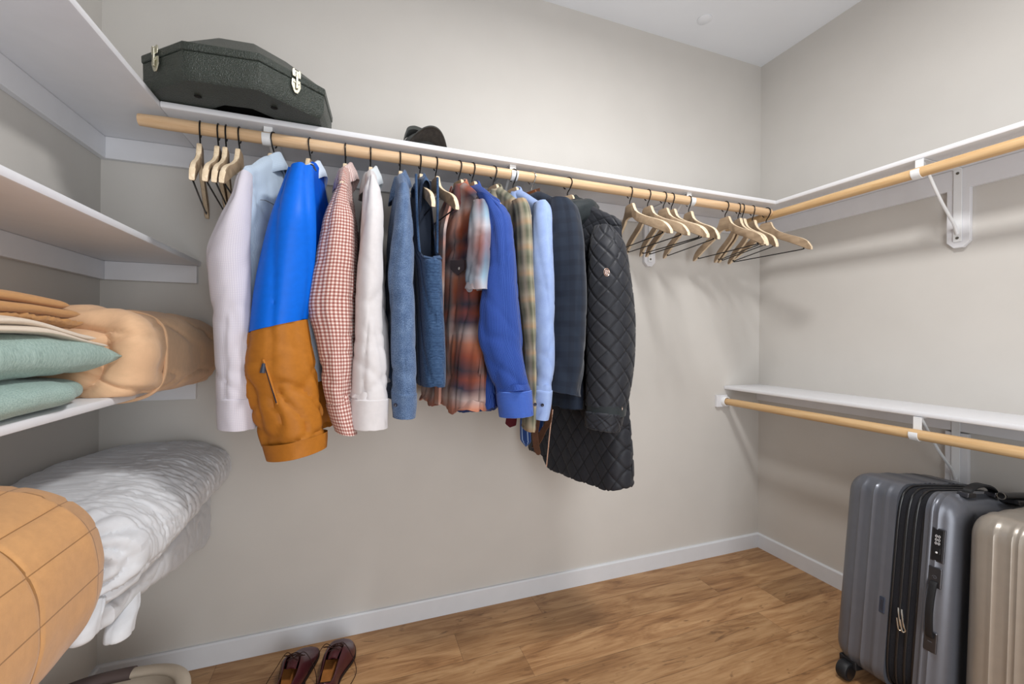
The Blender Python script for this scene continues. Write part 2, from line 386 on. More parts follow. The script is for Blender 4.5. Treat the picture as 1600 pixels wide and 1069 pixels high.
# ------------------------------------------------------------------ shelves
def rounded_board(bm, x0, x1, y0, y1, z0, z1, edge, r=.006):
    """board whose long front edge (edge: 'y-','x-','x+') is eased"""
    h = z1-z0
    prof = [(0, z0), (1, z0)]
    pts = [(0, z0+r*.5)] + [(r*.4, z0)]
    if edge == 'y-':
        p = [(y1, z0), (y0+r, z0), (y0+r*.3, z0+r*.3), (y0, z0+r), (y0, z1-r), (y0+r*.3, z1-r*.3), (y0+r, z1), (y1, z1)]
        prism(bm, p, 'x', x0, x1)
    elif edge == 'x-':
        p = [(x1, z0), (x0+r, z0), (x0+r*.3, z0+r*.3), (x0, z0+r), (x0, z1-r), (x0+r*.3, z1-r*.3), (x0+r, z1), (x1, z1)]
        prism(bm, p, 'y', y0, y1)
    else:
        p = [(x0, z0), (x1-r, z0), (x1-r*.3, z0+r*.3), (x1, z0+r), (x1, z1-r), (x1-r*.3, z1-r*.3), (x1-r, z1), (x0, z1)]
        prism(bm, p, 'y', y0, y1)
    return bm
ZS, ZT, CB, CT = 1.8364, 1.8560, 1.764, .019
def shelf(name, label, loc): return thing(name, label, 'shelf', loc)
s1 = shelf('closet_shelf', 'long white upper shelf on the back wall above the hanging clothes', (.7, YB, ZS))
finish(rounded_board(BM(), -.5325, XR, YB-.305, YB, ZS, ZT, 'y-'), 'shelf_board', MAT['white'], s1)
finish(box(BM(), (XL+CT, YB-CT, CB), (XR-CT, YB, ZS-.0005)), 'support_cleat', MAT['white'], s1, smooth=False, bevel=.0015)
s2 = shelf('closet_shelf', 'white upper shelf on the right wall meeting the back shelf at the corner', (XR, .6, ZS))
finish(rounded_board(BM(), XR-.262, XR, YF+.01, YB-.306, ZS, ZT, 'x-'), 'shelf_board', MAT['white'], s2)
finish(box(BM(), (XR-CT, YF+.01, CB-.006), (XR, YB-.0005, ZS-.0005)), 'support_cleat', MAT['white'], s2, smooth=False, bevel=.0015)
s3 = shelf('closet_shelf', 'topmost white shelf on the left wall meeting the back shelf under the hard case', (XL, .6, ZS))
finish(rounded_board(BM(), XL, -.5335, YF+.01, YB, ZS, ZT, 'x+'), 'shelf_board', MAT['white'], s3)
finish(box(BM(), (XL, YF+.01, CB), (XL+CT, YB-.0005, ZS-.0005)), 'support_cleat', MAT['white'], s3, smooth=False, bevel=.0015)
def left_shelf(label, zb, xf, y0=YF+.01):
    s = shelf('closet_shelf', label, (XL, .6, zb))
    finish(rounded_board(BM(), XL, xf, y0, YB-.001, zb, zb+.0195, 'x+'), 'shelf_board', MAT['white'], s)
    finish(box(BM(), (XL, y0, zb-.062), (XL+CT, YB-.0005, zb-.0005)), 'support_cleat', MAT['white'], s, smooth=False, bevel=.0015)
    finish(box(BM(), (XL+CT+.0003, YB-CT, zb-.062), (xf-.008, YB-.0003, zb-.0005)), 'end_cleat', MAT['white'], s, smooth=False, bevel=.0015)
    return s
left_shelf('empty white shelf on the left wall, second from the top', 1.4243, -.5175)
left_shelf('white left-wall shelf carrying the sage pillows and the peach bundle', 1.0175, -.5175)
left_shelf('lowest white left-wall shelf under the white and caramel quilts', .6125, -.5175)
s4 = shelf('closet_shelf', 'low white shelf on the right wall above the two suitcases', (XR, .6, .906))
finish(rounded_board(BM(), XR-.259, XR, YF+.01, YB-.001, .906, .9255, 'x-'), 'shelf_board', MAT['white'], s4)
finish(box(BM(), (XR-CT, YF+.01, .838), (XR, YB-.0005, .9055)), 'support_cleat', MAT['white'], s4, smooth=False, bevel=.0015)

# ------------------------------------------------------------------ rods
RY, RZ, RR = 1.515, 1.795, .0185
RXR, RZR = 1.900, 1.786
def rod(name, label, p, q, mat):
    o = thing(name, label, 'clothes rod', p)
    n = 40; P, Q = Vector(p), Vector(q); t = (Q-P).normalized(); up = Vector((0, 0, 1)); a = t.cross(up)
    L = (Q-P).length
    rings = []
    for i in range(n+1):
        k = i/n; rr = RR*(1-.12*(max(0, 1-k*L/.004))**2 - .12*(max(0, 1-(1-k)*L/.004))**2)
        rings.append([P.lerp(Q, k)+(a*math.cos(2*PI*j/32)+up*math.sin(2*PI*j/32))*rr for j in range(32)])
    b = BM(); loft(b, rings); m = finish(b, 'pole', mat, o); return o
rod('closet_rod', 'long pale wooden rod under the back shelf holding the hangers', (-.585, RY, RZ), (RXR-RR-.001, RY, RZ), MAT['rod_x'])
rod('closet_rod', 'bare wooden rod under the upper right-wall shelf', (RXR, YF+.02, RZR), (RXR, YB-CT-.001, RZR), MAT['rod_y'])
low = rod('closet_rod', 'bare wooden rod under the low right-wall shelf by the suitcases', (RXR, YF+.02, .8425), (RXR, YB-.016, .8425), MAT['rod_y'])
# socket block at the back wall end of the low rod
so = thing('rod_socket', 'white block and round socket holding the low rod at the back wall', 'rod holder', (RXR, YB, .8425))
b = BM(); prism(b, [(RXR-.055, .812), (RXR+.02, .812), (RXR+.02, .876), (RXR-.055, .876)], 'y', YB-.0155, YB-.0005)
finish(b, 'mount_block', MAT['white'], so, smooth=False, bevel=.002)
b = BM(); lathe(b, [(.0195, -.004), (.0195, .012), (.024, .0135), (.028, .009), (.029, -.004)], (RXR, YB-.020, .8425), (0, -1, 0), 32, False)
finish(b, 'socket_ring', MAT['bracket'], so)

# ------------------------------------------------------------------ brackets
def bracket(label, wall, along, zs, rod_xyz, plate_len=.30, board=True):
    """wall 'back' or 'right'; along = coordinate along the wall; shelf underside zs; rod centre (distance from wall, z)"""
    if wall == 'back': Mx = Matrix(((1, 0, 0, along), (0, -1, 0, YB), (0, 0, 1, zs), (0, 0, 0, 1)))
    else: Mx = Matrix(((0, -1, 0, XR), (1, 0, 0, along), (0, 0, 1, zs), (0, 0, 0, 1)))
    # local: x along the wall, y out of the wall, z up from the shelf underside
    loc = Mx @ Vector((0, 0, 0))
    o = thing('shelf_bracket', label, 'bracket', loc)
    rd, rz = rod_xyz
    def fin(b, n, m, **k):
        bmesh.ops.transform(b, matrix=Mx, verts=b.verts); return finish(b, n, m, o, **k)
    ct = CT+.001
    if board:
        w = .0335; L = -plate_len
        b = BM(); prism(b, [(-w, -.074), (-w, L+.022), (-w+.02, L), (w-.02, L), (w, L+.022), (w, -.074)], 'y', .0005, .0185)
        fin(b, 'backing_board', MAT['white'], smooth=False, bevel=.0015)
    b = BM(); box(b, (-.0125, ct, L+.022 if board else -.25), (.0125, ct+.0035, -.002))
    fin(b, 'wall_plate', MAT['bracket'], smooth=False, bevel=.0012)
    b = BM(); box(b, (-.0125, ct+.0035, -.0045), (.0125, rd-.006, -.001))
    box(b, (-.0125, rd-.010, rz+.016), (.0125, rd-.0065, -.001))
    fin(b, 'shelf_arm', MAT['bracket'], smooth=False, bevel=.0012)
    b = BM(); zb = (L if board else -.25)+.062
    tube(b, [(0, ct+.004, zb-.012), (0, ct+.010, zb), (0, ct+.03, zb+.03), (0, rd*.5, zb*.5-.01), (0, rd-.05, -.03), (0, rd-.03, -.006)], .0052, 10, 24)
    fin(b, 'diagonal_brace', MAT['bracket'])
    # hook: a flat strap curling under the rod
    rings = []
    for k in range(25):
        a = math.radians(110 + 275*k/24)
        c, s_ = math.cos(a), math.sin(a)
        ww = .0135
        rings.append([Vector((x, rd+c*r, rz+s_*r)) for x, r in ((-ww, RR+.0006), (ww, RR+.0006), (ww, RR+.0038), (-ww, RR+.0038))])
    b = BM(); loft(b, rings); fin(b, 'rod_hook', MAT['bracket'], bevel=.001)
    for zz in ((-.018, (L if board else -.25)+.036)):
        b = BM(); lathe(b, [(.0001, 0), (.0052, 0), (.0048, .0016), (.0001, .0024)], (0, ct+.0034, zz), (0, 1, 0), 14)
        fin(b, 'screw', MAT['screw'])
    return o
rb = YB-RY
bracket('white rod bracket on the back wall above the white check shirt', 'back', -.262, ZS, (rb, RZ-ZS), .29, False)
bracket('white rod bracket on the back wall above the light blue shirt', 'back', .556, ZS, (rb, RZ-ZS), .29)
bracket('white rod bracket on the back wall among the empty hangers', 'back', 1.396, ZS, (rb, RZ-ZS), .29)
bracket('white rod bracket with backing board under the upper right-wall shelf', 'right', .945, ZS, (XR-RXR, RZR-ZS), .30)
bracket('white rod bracket under the low right-wall shelf behind the graphite suitcase', 'right', .945, .906, (XR-RXR, .8425-.906), .30)

# ------------------------------------------------------------------ hangers
def hanger_parts(o, bend, wood_m=None, edge_m=None, hook_m=None, bar=True, wide=1.0):
    wood_m = wood_m or MAT['hanger']; edge_m = edge_m or MAT['hanger_edge']; hook_m = hook_m or MAT['wire']
    # profile keys: |y|, z top, z bottom, half thickness
    keys = [(0, -.0525, -.108, .0062), (.020, -.0525, -.111, .0062), (.0275, -.056, -.114, .0062), (.036, -.076, -.122, .0062), (.055, -.0990, -.138, .0062), (.10, -.126, -.161, .0062),
            (.15, -.149, -.188, .0065), (.182, -.167, -.206, .0068), (.2, -.184, -.2165, .0068), (.2125, -.205, -.2185, .006)]
    if wide != 1.0: keys = [(a*wide, b_, c, d) for a, b_, c, d in keys]
    ks = crom(keys, 26)
    prof = [(-a, b_, c, d) for a, b_, c, d in ks[:0:-1]] + ks
    rings = []
    for y, zt, zb, t in prof:
        x = bend*(abs(y)/.2)**1.6
        rings.append([Vector((x+dx*t, y, z)) for dx, z in ((-1, zb+.002), (-1, zt-.002), (-.75, zt), (.75, zt), (1, zt-.002), (1, zb+.002), (.75, zb), (-.75, zb))])
    b = BM(); V = loft(b, rings)
    for f in b.faces:
        n_ = f.normal; f.normal_update()
        f.material_index = 1 if abs(f.normal.x) < .6 else 0
    finish(b, 'hanger_arms', [wood_m, edge_m], o, local=True)
    b = BM(); r = .0226; zc = -.0018; pts = []
    for k in range(22):
        a = math.radians(-62 + 262*k/21)      # from the far underside over the top to the near side
        pts.append((0, r*math.cos(a), zc+r*math.sin(a)))
    pts += [(0, -.012, -.026), (0, -.003, -.036), (0, 0, -.044), (0, 0, -.058)]
    tube(b, pts, .0022, 8, 60)
    b2 = finish(b, 'hook', hook_m, o, local=True)
    if bar:
        xb = bend*(.172/.2)**1.6
        b = BM(); tube(b, [(xb, .180, -.196), (xb, .178, -.2065), (xb, .172, -.2105), (xb, .10, -.211), (xb, -.10, -.211), (xb, -.172, -.2105), (xb, -.178, -.2065), (xb, -.180, -.196)], .0024, 8, 60)
        finish(b, 'trouser_bar', MAT['wire'], o, local=True)
    return o
def hanger(hx, near, far, label, group=None, **k):
    """near/far: sideways shift in x of the tips"""
    rot = math.asin(max(-.9, min(.9, (near-far)/2/.2))); bend = (near+far)/2
    o = thing('clothes_hanger', label, 'hanger', (hx, RY, RZ), (0, 0, rot), group)
    return hanger_parts(o, bend, **k)
G1g, G2g, G3g = 'empty hangers by the left shelves', 'empty hangers beside the black coat', 'empty hangers at the right corner'
hanger(-.438, .040, -.036, 'empty wooden hanger nearest the left shelves, first of the four', G1g)
hanger(-.392, .024, -.022, 'second empty wooden hanger from the left end of the rod', G1g)
hanger(-.372, .024, -.030, 'third empty wooden hanger from the left end of the rod', G1g)
hanger(-.337, .007, -.012, 'fourth empty wooden hanger from the left, next to the white check shirt', G1g)
hanger(1.076, .030, .062, 'empty wooden hanger right beside the black quilted coat', G2g)
hanger(1.166, .024, .036, 'second empty wooden hanger to the right of the black coat', G2g)
hanger(1.248, .034, .038, 'third empty wooden hanger to the right of the black coat', G2g)
hanger(1.291, -.003, .030, 'fourth empty wooden hanger right of the coat, partly behind the third', G2g)
hanger(1.386, -.038, .038, 'empty wooden hanger hooked right at the white bracket clip', G2g)
hanger(1.597, -.007, .017, 'first empty wooden hanger after the gap right of the bracket clip', G3g)
hanger(1.676, -.076, .064, 'second empty hanger of the corner bunch, hook touching the next', G3g)
hanger(1.700, -.074, .064, 'third empty hanger of the corner bunch, hook touching the previous', G3g)
hanger(1.766, -.080, .070, 'fourth empty wooden hanger of the corner bunch, second from the rod end', G3g)
hanger(1.855, .012, -.008, 'last empty wooden hanger at the corner end of the rod', G3g)
hanger(.262, .030, -.026, 'empty wooden hanger between the slate vest and the rust plaid shirt')
GH = 'hangers holding clothes'
HK = dict(check=(-.244, -.046), jacket=(-.14, -.036), gingham=(-.035, -.006), white=(.043, .003), heather=(.139, .003), vest=(.207, .012), plaid=(.345, .055), royal=(.395, .048), green=(.476, .062), light=(.554, .060), coat=(.784, .088))
HL = dict(check='wooden hanger inside the white check shirt', jacket='wooden hanger holding the blue and ochre jacket', gingham='wooden hanger inside the red gingham shirt', white='wooden hanger inside the plain white shirt', heather='wooden hanger inside the heathered blue overshirt', vest='wooden hanger inside the slate quilted vest', plaid='wooden hanger inside the rust plaid short-sleeved shirt', royal='wooden hanger inside the royal blue shirt', green='wooden hanger inside the sage and tan plaid shirt', light='wooden hanger inside the light blue shirt', coat='wooden hanger inside the black quilted coat')
for k, (hx, dx) in HK.items(): hanger(hx, dx, -dx, HL[k], GH)
hanger(.630, .07, -.07, 'brown wooden suit hanger with a bright steel hook inside the navy blazer', None, wood_m=MAT['walnut'], edge_m=MAT['walnut'], hook_m=MAT['chrome'], bar=False, wide=.98)

# ------------------------------------------------------------------ garments
c5 = lambda x, y: (310+x/2.1387, 230+y/2.138)
c6 = lambda x, y: (580+x/2.1387, 230+y/2.138)
c7 = lambda x, y: (770+x/2.0958, 270+y/2.096)
ident = lambda x, y: (x, y)
def frame(key):
    hx, dx = HK[key] if key in HK else key
    r = math.asin(dx/.2)
    return Vector((hx, RY, RZ)), Vector((math.sin(r), -math.cos(r), 0)), Vector((math.cos(r), math.sin(r), 0))
def wrinkle(amp, seed, fu=9, fv=3.5, crease=.5):
    """cloth surface: long hanging pleats, sagging diagonal creases and a little crumple"""
    def f(co, u, v, t, th):
        w = u+.016*nz(v*3, seed, 2)
        pl = nz(w*11+seed*3.1, v*1.1, seed); pl2 = 1-abs(nz(w*17+seed, v*1.6+4, seed+9))*2
        q = 1-abs(nz((u+v*.9)*6+seed, (v-u*.6)*2.6, seed+3))*2
        q2 = 1-abs(nz((u*.9-v)*7+seed, (v+u)*2.4, seed+5))*2
        low = sm(t, .35, .95)
        return (amp*1.1*pl - amp*.75*max(0, pl2)**4 - amp*(.35+.55*low)*max(0, q)**7 - amp*(.25+.6*low)*max(0, q2)**7 + amp*.12*nz(u*40, v*24, seed))*sm(t, 0, .1)
    return f
def rows_px(rows, C):
    out = []
    for r in rows:
        if len(r) == 3: out.append((C(r[1], r[0]), C(r[2], r[0])))
        else: out.append((C(*r[0]), C(*r[1])))
    return out
def sleeve_rings(rows, C, Y, ty, nlen, nseg, exp=1.75, d0=0.0):
    pr = rows_px(rows, C); m = len(pr); keys = []
    for i, (l, r) in enumerate(pr):
        t = i/(m-1) if m > 1 else 0
        # Y and ty may be lists giving values along the rows
        yy = Y[0]+(Y[1]-Y[0])*sm(t, 0, .45); th = ty[0]+(ty[1]-ty[0])*sm(t, 0, .4)
        A, B_ = atY(l[0], l[1], yy), atY(r[0], r[1], yy)
        keys.append(tuple((A+B_)/2)+tuple((B_-A)/2)+(th,))
    # resample by arc length
    dense = crom(keys, 200); S = [0]
    for i in range(1, 200): S.append(S[-1]+(Vector(dense[i][:3])-Vector(dense[i-1][:3])).length)
    rings = []; j = 0
    for i in range(nlen):
        s_ = S[-1]*i/(nlen-1)
        while j < 198 and S[j+1] < s_: j += 1
        f = 0 if S[j+1] == S[j] else (s_-S[j])/(S[j+1]-S[j])
        k = [a+(b_-a)*f for a, b_ in zip(dense[j], dense[j+1])]
        c, ax, th = Vector(k[:3]), Vector(k[3:6]), k[6]; ring = []
        for q in range(nseg):
            a = 2*PI*q/nseg; ca, sa = math.cos(a), math.sin(a)
            ring.append(c + ax*(math.copysign(abs(ca)**(2/exp), ca)) + Vector((0, th, 0))*(math.copysign(abs(sa)**(2/exp), sa)))
        rings.append(ring)
    return rings
def cap_start(rings, drop=(0, .03, .006), steps=((.45, 1.0), (.78, .55), (.94, .22))):
    c = sum(rings[0], Vector())/len(rings[0]); out = []
    for s_, k in steps:
        cc = c+Vector(drop)*k; out.append([cc+(p-c)*s_ for p in rings[0]])
    return out + rings
def hem_in(rings, up=.02, sc_=.86):
    """fold the last ring inwards so that the opening reads hollow"""
    r = rings[-1]; c = sum(r, Vector())/len(r); d = (c-sum(rings[-3], Vector())/len(r)).normalized()
    return rings + [[c+(p-c)*.95+d*.0012 for p in r], [c+(p-c)*sc_-d*up*.3 for p in r], [c+(p-c)*(sc_-.05)-d*up for p in r]]
def mirror(rings, O, N, Tt, k=.93, tk=.5, t_off=0.0):
    out = []
    for r in rings:
        q = []
        for p in r:
            d = p-O; n_, t_ = d.dot(N), d.dot(Tt)
            P = O - N*(n_*k) + Tt*(t_*tk+t_off) + Vector((0, 0, d.z)); P.y = min(P.y, YB-.006-.02*max(0, 1-abs(n_)/.3)*0); q.append(P)
        out.append(q)
    return out
def sleeve(par, key, rows, C, Y, ty, mat, amp=.006, seed=1, name='sleeve', start=True, end=True, nlen=64, nseg=44, far=True, disp=None, tk=.5, label=None, v0=0.0, t_off=0.0):
    R = sleeve_rings(rows, C, Y, ty, nlen, nseg)
    if start: R = cap_start(R)
    if end: R = hem_in(R)
    if not start:
        c0 = sum(R[0], Vector())/len(R[0]); R = [[c0+(p-c0)*.80+Vector((0, 0, .006)) for p in R[0]], [c0+(p-c0)*.97+Vector((0, 0, .0012)) for p in R[0]]]+R
    d = disp or wrinkle(amp, seed)
    b = BM(); loft(b, R, True, start, end, d, v0=v0); o = finish(b, name, mat, par, label=label)
    if far:
        O, N, Tt = frame(key); Rf = mirror(R, O, N, Tt, tk=tk, t_off=t_off)
        b = BM(); loft(b, Rf, True, start, end, d, v0=v0); finish(b, name, mat, par)
    return o
def hang_top(n):
    ks = ((0, .0525), (.0275, .056), (.036, .076), (.055, .099), (.10, .128), (.15, .150), (.182, .168), (.2, .186), (.24, .205))
    for (a, p), (c, q) in zip(ks, ks[1:]):
        if n <= c: return RZ-(p+(q-p)*(n-a)/(c-a))
    return RZ-.205
def body(par, key, zn, zs, zh, hw, t=(.012, .045, .055), mat=None, name='torso', drift=(0, 0), nb=.065, amp=.006, seed=1, hem=None, hwf=None, disp=None, open_near=None, ns=56, nv=64, top_t=.017, edge_p=6, label=None, far_k=1.0, n_drift=0.0, keep_uv=False):
    """Hanging body of a garment: two cloth sheets over the hanger line, closed at both sides."""
    O, N, Tt = frame(key); rings = []; O = Vector((O.x, O.y, 0))
    nearN = []
    for i in range(ns+1):
        s_ = -1+2*i/ns; s_ = math.copysign(1-(1-abs(s_))**1.5, s_) if abs(s_) > 1e-9 else 0
        a = abs(s_)
        ztop = zn-(zn-zs)*sm(max(0, a*hw-nb*.55)/(hw-nb*.55), -.25, 1.25)*1.0
        ztop = max(ztop, hang_top(a*hw)+.011) if a*hw > nb*.6 else ztop
        if a > .9: ztop -= (a-.9)/.1*.012
        zhem = zh + (hem(s_) if hem else 0)
        ring = []; VS = [1-(k/nv) for k in range(nv+1)] + [(k/nv) for k in range(1, nv+1)]
        for k, v in enumerate(VS):
            side = -1 if k <= nv else 1
            vv = v**1.25; z = ztop+(zhem-ztop)*vv; ad = (ztop-z)
            th = top_t+(t[1]-t[0])*sm(ad, 0, .22)+(t[2]-t[1])*sm(vv, .4, 1)
            th *= math.sqrt(min(1, ad/.018+.02)) if ad < .018 else 1
            eg = (max(0, 1-a**edge_p))**.5
            if open_near and s_ > 0 and open_near[0] < z: eg = max(eg, .85)
            th *= max(eg, .04)
            h = hw*(hwf(z, s_) if hwf else 1)*(far_k if s_ < 0 else 1)
            dx = drift[0]*sm(vv, 0, .6)+drift[1]*sm(vv, .4, 1)
            nd = n_drift*sm(vv, .1, 1)
            fold = amp*1.6*vv*nz(s_*3.2+seed*5, vv*1.2, seed)
            ring.append(O + N*(s_*h+nd) + Tt*(side*th+fold) + Vector((dx, 0, z)))
        # inner turn-up at the hem so it reads hollow
        f0, f1 = ring[0], ring[-1]; m = (f0+f1)/2
        ring = [m+(f0-m)*.55+Vector((0, 0, .03)), m+(f0-m)*.9+Vector((0, 0, .004))]+ring+[m+(f1-m)*.9+Vector((0, 0, .004)), m+(f1-m)*.55+Vector((0, 0, .03))]
        rings.append(ring)
    for r in rings:
        for p in r: p.y = min(p.y, YB-.004)
    b = BM(); d = disp or wrinkle(amp, seed, 4, 4)
    # body UVs: rings run across, so swap the roles of u and v afterwards
    V = loft(b, rings, True, True, open_near is None, (lambda co, u, v, t_, th: d(co, v, u, 1, th)*sm(zn-co.z-O.z, .03, .2)))
    if open_near:
        nn = len(rings[-1])
        for k in range(2, nn//2-1):
            k2 = nn-1-k; z = V[-1][k].co.z
            if V[-1][k+1].co.z <= open_near[0]+.004:
                try: b.faces.new((V[-1][k], V[-1][k+1], V[-1][k2-1], V[-1][k2]))
                except ValueError: pass
    uvl = b.loops.layers.uv.verify()
    for f in (() if keep_uv else b.faces):
        for lp in f.loops:
            c = lp.vert.co; q = c-O; lp[uvl].uv = (q.dot(N), c.z)
    return finish(b, name, mat, par, label=label)
def collar(par, key, zb, rn=.058, rt=.040, h=.034, fall=.05, point=.03, mat=None, gap=.35, front=-1, name='collar', seed=0, shift=(0, 0, 0), slope=.35, solid=.0022, tilt=-.008, flare=.012, droop=.024):
    rn, rt, h, flare = rn*.80, rt*.62, h*.86, flare*.62
    O, N, Tt = frame(key); O = Vector((O.x, O.y, zb))+Vector(shift); rings = []
    ths = [gap+(2*PI-2*gap)*i/56 for i in range(57)]
    for th in ths:
        fr = max(0, math.cos(th))             # 1 at the front opening
        pos = lambda rad, z: O + N*(math.sin(th)*(rn+rad)) + Tt*(front*math.cos(th)*(rt+rad)) + Vector((0, 0, z - slope*abs(math.sin(th))*rad*1.2 + tilt*math.cos(th) - .012*fr - droop*abs(math.sin(th))**1.5))
        pf = fall+point*fr**2; w = .0025*nz(th*2, seed, 1)
        rings.append([pos(0, -.022), pos(-.003, h*.4), pos(-.010, h), pos(-.0085, h+.004), pos(-.005+w, h+.0035), pos(-.001+w, h-.005), pos(.005+flare*.6+w, h-pf*.5), pos(.008+flare+w*2, h-pf)])
    b = BM(); loft(b, rings, False); return finish(b, name, mat, par, solid=solid)
def button(par, px, py, y, r, mat, name='button', axis=(0, -1, 0), pos=None):
    p = pos or atY(px, py, y); b = BM()
    lathe(b, [(.0004, .0004), (r*.35, .0002), (r*.5, .0012), (r*.92, .0018), (r, .0008), (r, -.001), (.0004, -.001)], p, axis, 18)
    return finish(b, name, mat, par)
def garment(name, key, label, cat):
    hx = (HK[key] if key in HK else key)[0]
    return thing(name, label, cat, (hx, RY, RZ-.0525))
tail = lambda d: (lambda s_: d*s_*s_)          # shirt tails: higher at the side seams
# --- white lavender check shirt
k = 'check'; g = garment('dress_shirt', k, 'white lavender-checked shirt with a pale blue collar, first garment on the rod', 'shirt')
sleeve(g, k, [(92, 136, 180), (112, 124, 181), (160, 112, 178), (250, 64, 175), (350, 25, 173), (420, 30, 175), (550, 46, 179), (700, 56, 182), (842, 60, 188)], c5, (1.335, 1.275), (.035, .048), MAT['g1'], .006, 1)
sleeve(g, k, [(838, 58, 190), (880, 59, 192), (938, 62, 196)], c5, (1.275, 1.275), (.050, .050), MAT['g1'], .002, 2, name='cuff', start=False, nlen=14)
body(g, k, 1.738, 1.618, 1.0, .195, (.014, .036, .05), MAT['g1b'], amp=.007, seed=2, hem=tail(.06), drift=(.012, .02))
collar(g, k, 1.712, .062, .042, .036, .05, .035, MAT['g1b'], seed=3)
O, N, Tt = frame(k)
b = BM(); tube(b, [O+N*(.17*q)+Tt*.0365+Vector((0, 0, -.222-.02*q*q+.004*nz(q*3, 1))) for q in [i/12*2-1 for i in range(13)]], .0012, 6, 40)
finish(b, 'yoke_seam', MAT['btn_grey'], g)
# --- blue and ochre jacket
k = 'jacket'; g = garment('ski_jacket', k, 'bright blue shell jacket with ochre lower half and cuffs', 'jacket')
up_ = [((449, 260), (488, 262)), ((438, 290), (490, 290)), ((421, 340), (494, 340)), ((407, 400), (494, 400)), ((396, 460), (489, 460)), ((388, 520), (482, 499))]
lo_ = [((388, 520), (482, 499)), ((383, 548), (489, 540)), ((378, 575), (495, 570)), ((384, 612), (500, 610)), ((397, 655), (507, 645)), ((410, 697), (511, 676))]
cu_ = [((409, 694), (512, 673)), ((412, 706), (512, 684)), ((416, 719), (511, 698))]
R0 = sleeve_rings(up_, ident, (1.335, 1.265), (.04, .062), 48, 56); R1 = sleeve_rings(lo_, ident, (1.265, 1.265), (.062, .064), 44, 56); R1[0] = R0[-1]
def jd(co, u, v, t, th):
    w = nz(u*7+3+.5*nz(v*3, 1), v*1.6, 3); q = 1-abs(nz((u*.7+v)*6, (v-u)*8, 8))*2; q3 = 1-abs(nz((u-v*.8)*9, (v+u)*7, 5))*2
    pl = 1-abs(nz(u*10+.06*math.sin(v*9), v*1.3+7, 2))*2
    lowk = sm(co.z, 1.22, 1.02)
    return (.008*w - .007*max(0, pl)**4*(1-.5*lowk) - .010*max(0, q)**6*lowk - .008*max(0, q3)**7*lowk + .002*nz(u*26, v*22, 4)*lowk)
for mir in (0, 1):
    O, N, Tt = frame(k)
    f = (lambda R: mirror(R, O, N, Tt, tk=.4, t_off=-.01)) if mir else (lambda R: R)
    b = BM(); loft(b, f(cap_start(R0, (0, .03, .002), ((.62, .8), (.86, .45), (.96, .2)))), True, True, False, jd); finish(b, 'sleeve', MAT['blue'], g, label='blue upper sleeve')
    b = BM(); loft(b, f(R1), True, False, False, lambda co, u, v, t, th: jd(co, u, v+.45, t, th)); finish(b, 'sleeve', MAT['ochre'], g, label='ochre lower sleeve')
    Rc = hem_in(sleeve_rings(cu_, ident, (1.265, 1.265), (.066, .064), 12, 56))
    b = BM(); loft(b, f(Rc), True, False, True); finish(b, 'cuff', MAT['ochre'], g, label='ochre wrist cuff')
# the jacket is slung by its loop: its body hangs close behind the near sleeve
body(g, (HK[k][0]+.016, -.03), 1.728, 1.63, .90, .175, (.022, .050, .062), MAT['jacket'], amp=.008, seed=5, far_k=.75, drift=(.006, .015), edge_p=4, nb=.05)
b = BM(); tube(b, [atY(478, 268, 1.452), atY(487, 258, 1.452), atY(493, 268, 1.452)], .004, 8, 16); finish(b, 'hanging_loop', MAT['black_rubber'], g)
for (p, q), nm, mt_, r in ((((411, 562), (433, 632)), 'pocket_zip', MAT['ochre'], .0036),):
    P0, P1 = atY(p[0], p[1], 1.2100), atY(q[0], q[1], 1.2050)
    b = BM(); tube(b, [P0, P0.lerp(P1, .5)+Vector((.002, -.002, 0)), P1], r, 8, 20); finish(b, nm, mt_, g)
    b = BM(); tube(b, [P0+Vector((.003, -.004, -.01)), P1+Vector((-.001, -.004, .004))], .0016, 6, 10); finish(b, 'zip_line', MAT['dark_in'], g)
P0 = atY(412, 568, 1.203); P1 = atY(410, 583, 1.200)
b = BM(); tube(b, [P0, P0.lerp(P1, .5), P1], lambda t: .0035+.003*t, 8, 8); finish(b, 'zip_pull', MAT['badge'], g)
# --- pale blue shirt behind the jacket
g = garment('dress_shirt', k, 'pale blue shirt mostly hidden behind the blue jacket, sharing its hanger', 'shirt')
body(g, (HK[k][0]+.012, -.036), 1.732, 1.615, 1.05, .2, (.012, .022, .03), MAT['paleblue'], amp=.004, seed=6, drift=(.02, .02))
collar(g, (HK[k][0]+.012, -.036), 1.708, .056, .034, .03, .045, .02, MAT['paleblue'], seed=4)
# --- red gingham shirt
k = 'gingham'; g = garment('dress_shirt', k, 'red and white gingham shirt next to the blue jacket', 'shirt')
sleeve(g, k, [(131, 466, 500), (160, 452, 504), (190, 438, 508), (250, 416, 521), (350, 396, 521), (450, 375, 518), (540, 364, 515), (620, 385, 515), (700, 401, 515), (800, 413, 513), (852, 425, 511)], c5, (1.335, 1.275), (.035, .05), MAT['gingham'], .006, 7)
sleeve(g, k, [((423, 860), (513, 848)), ((436, 905), (522, 903)), ((453, 946), (533, 958))], c5, (1.275, 1.272), (.05, .05), MAT['gingham'], .002, 8, name='cuff', start=False, nlen=14)
body(g, k, 1.738, 1.612, .98, .195, (.014, .034, .048), MAT['gingham'], amp=.006, seed=9, hem=tail(.06), drift=(.01, .012))
collar(g, k, 1.712, .062, .040, .036, .048, .03, MAT['gstripe'], seed=5)
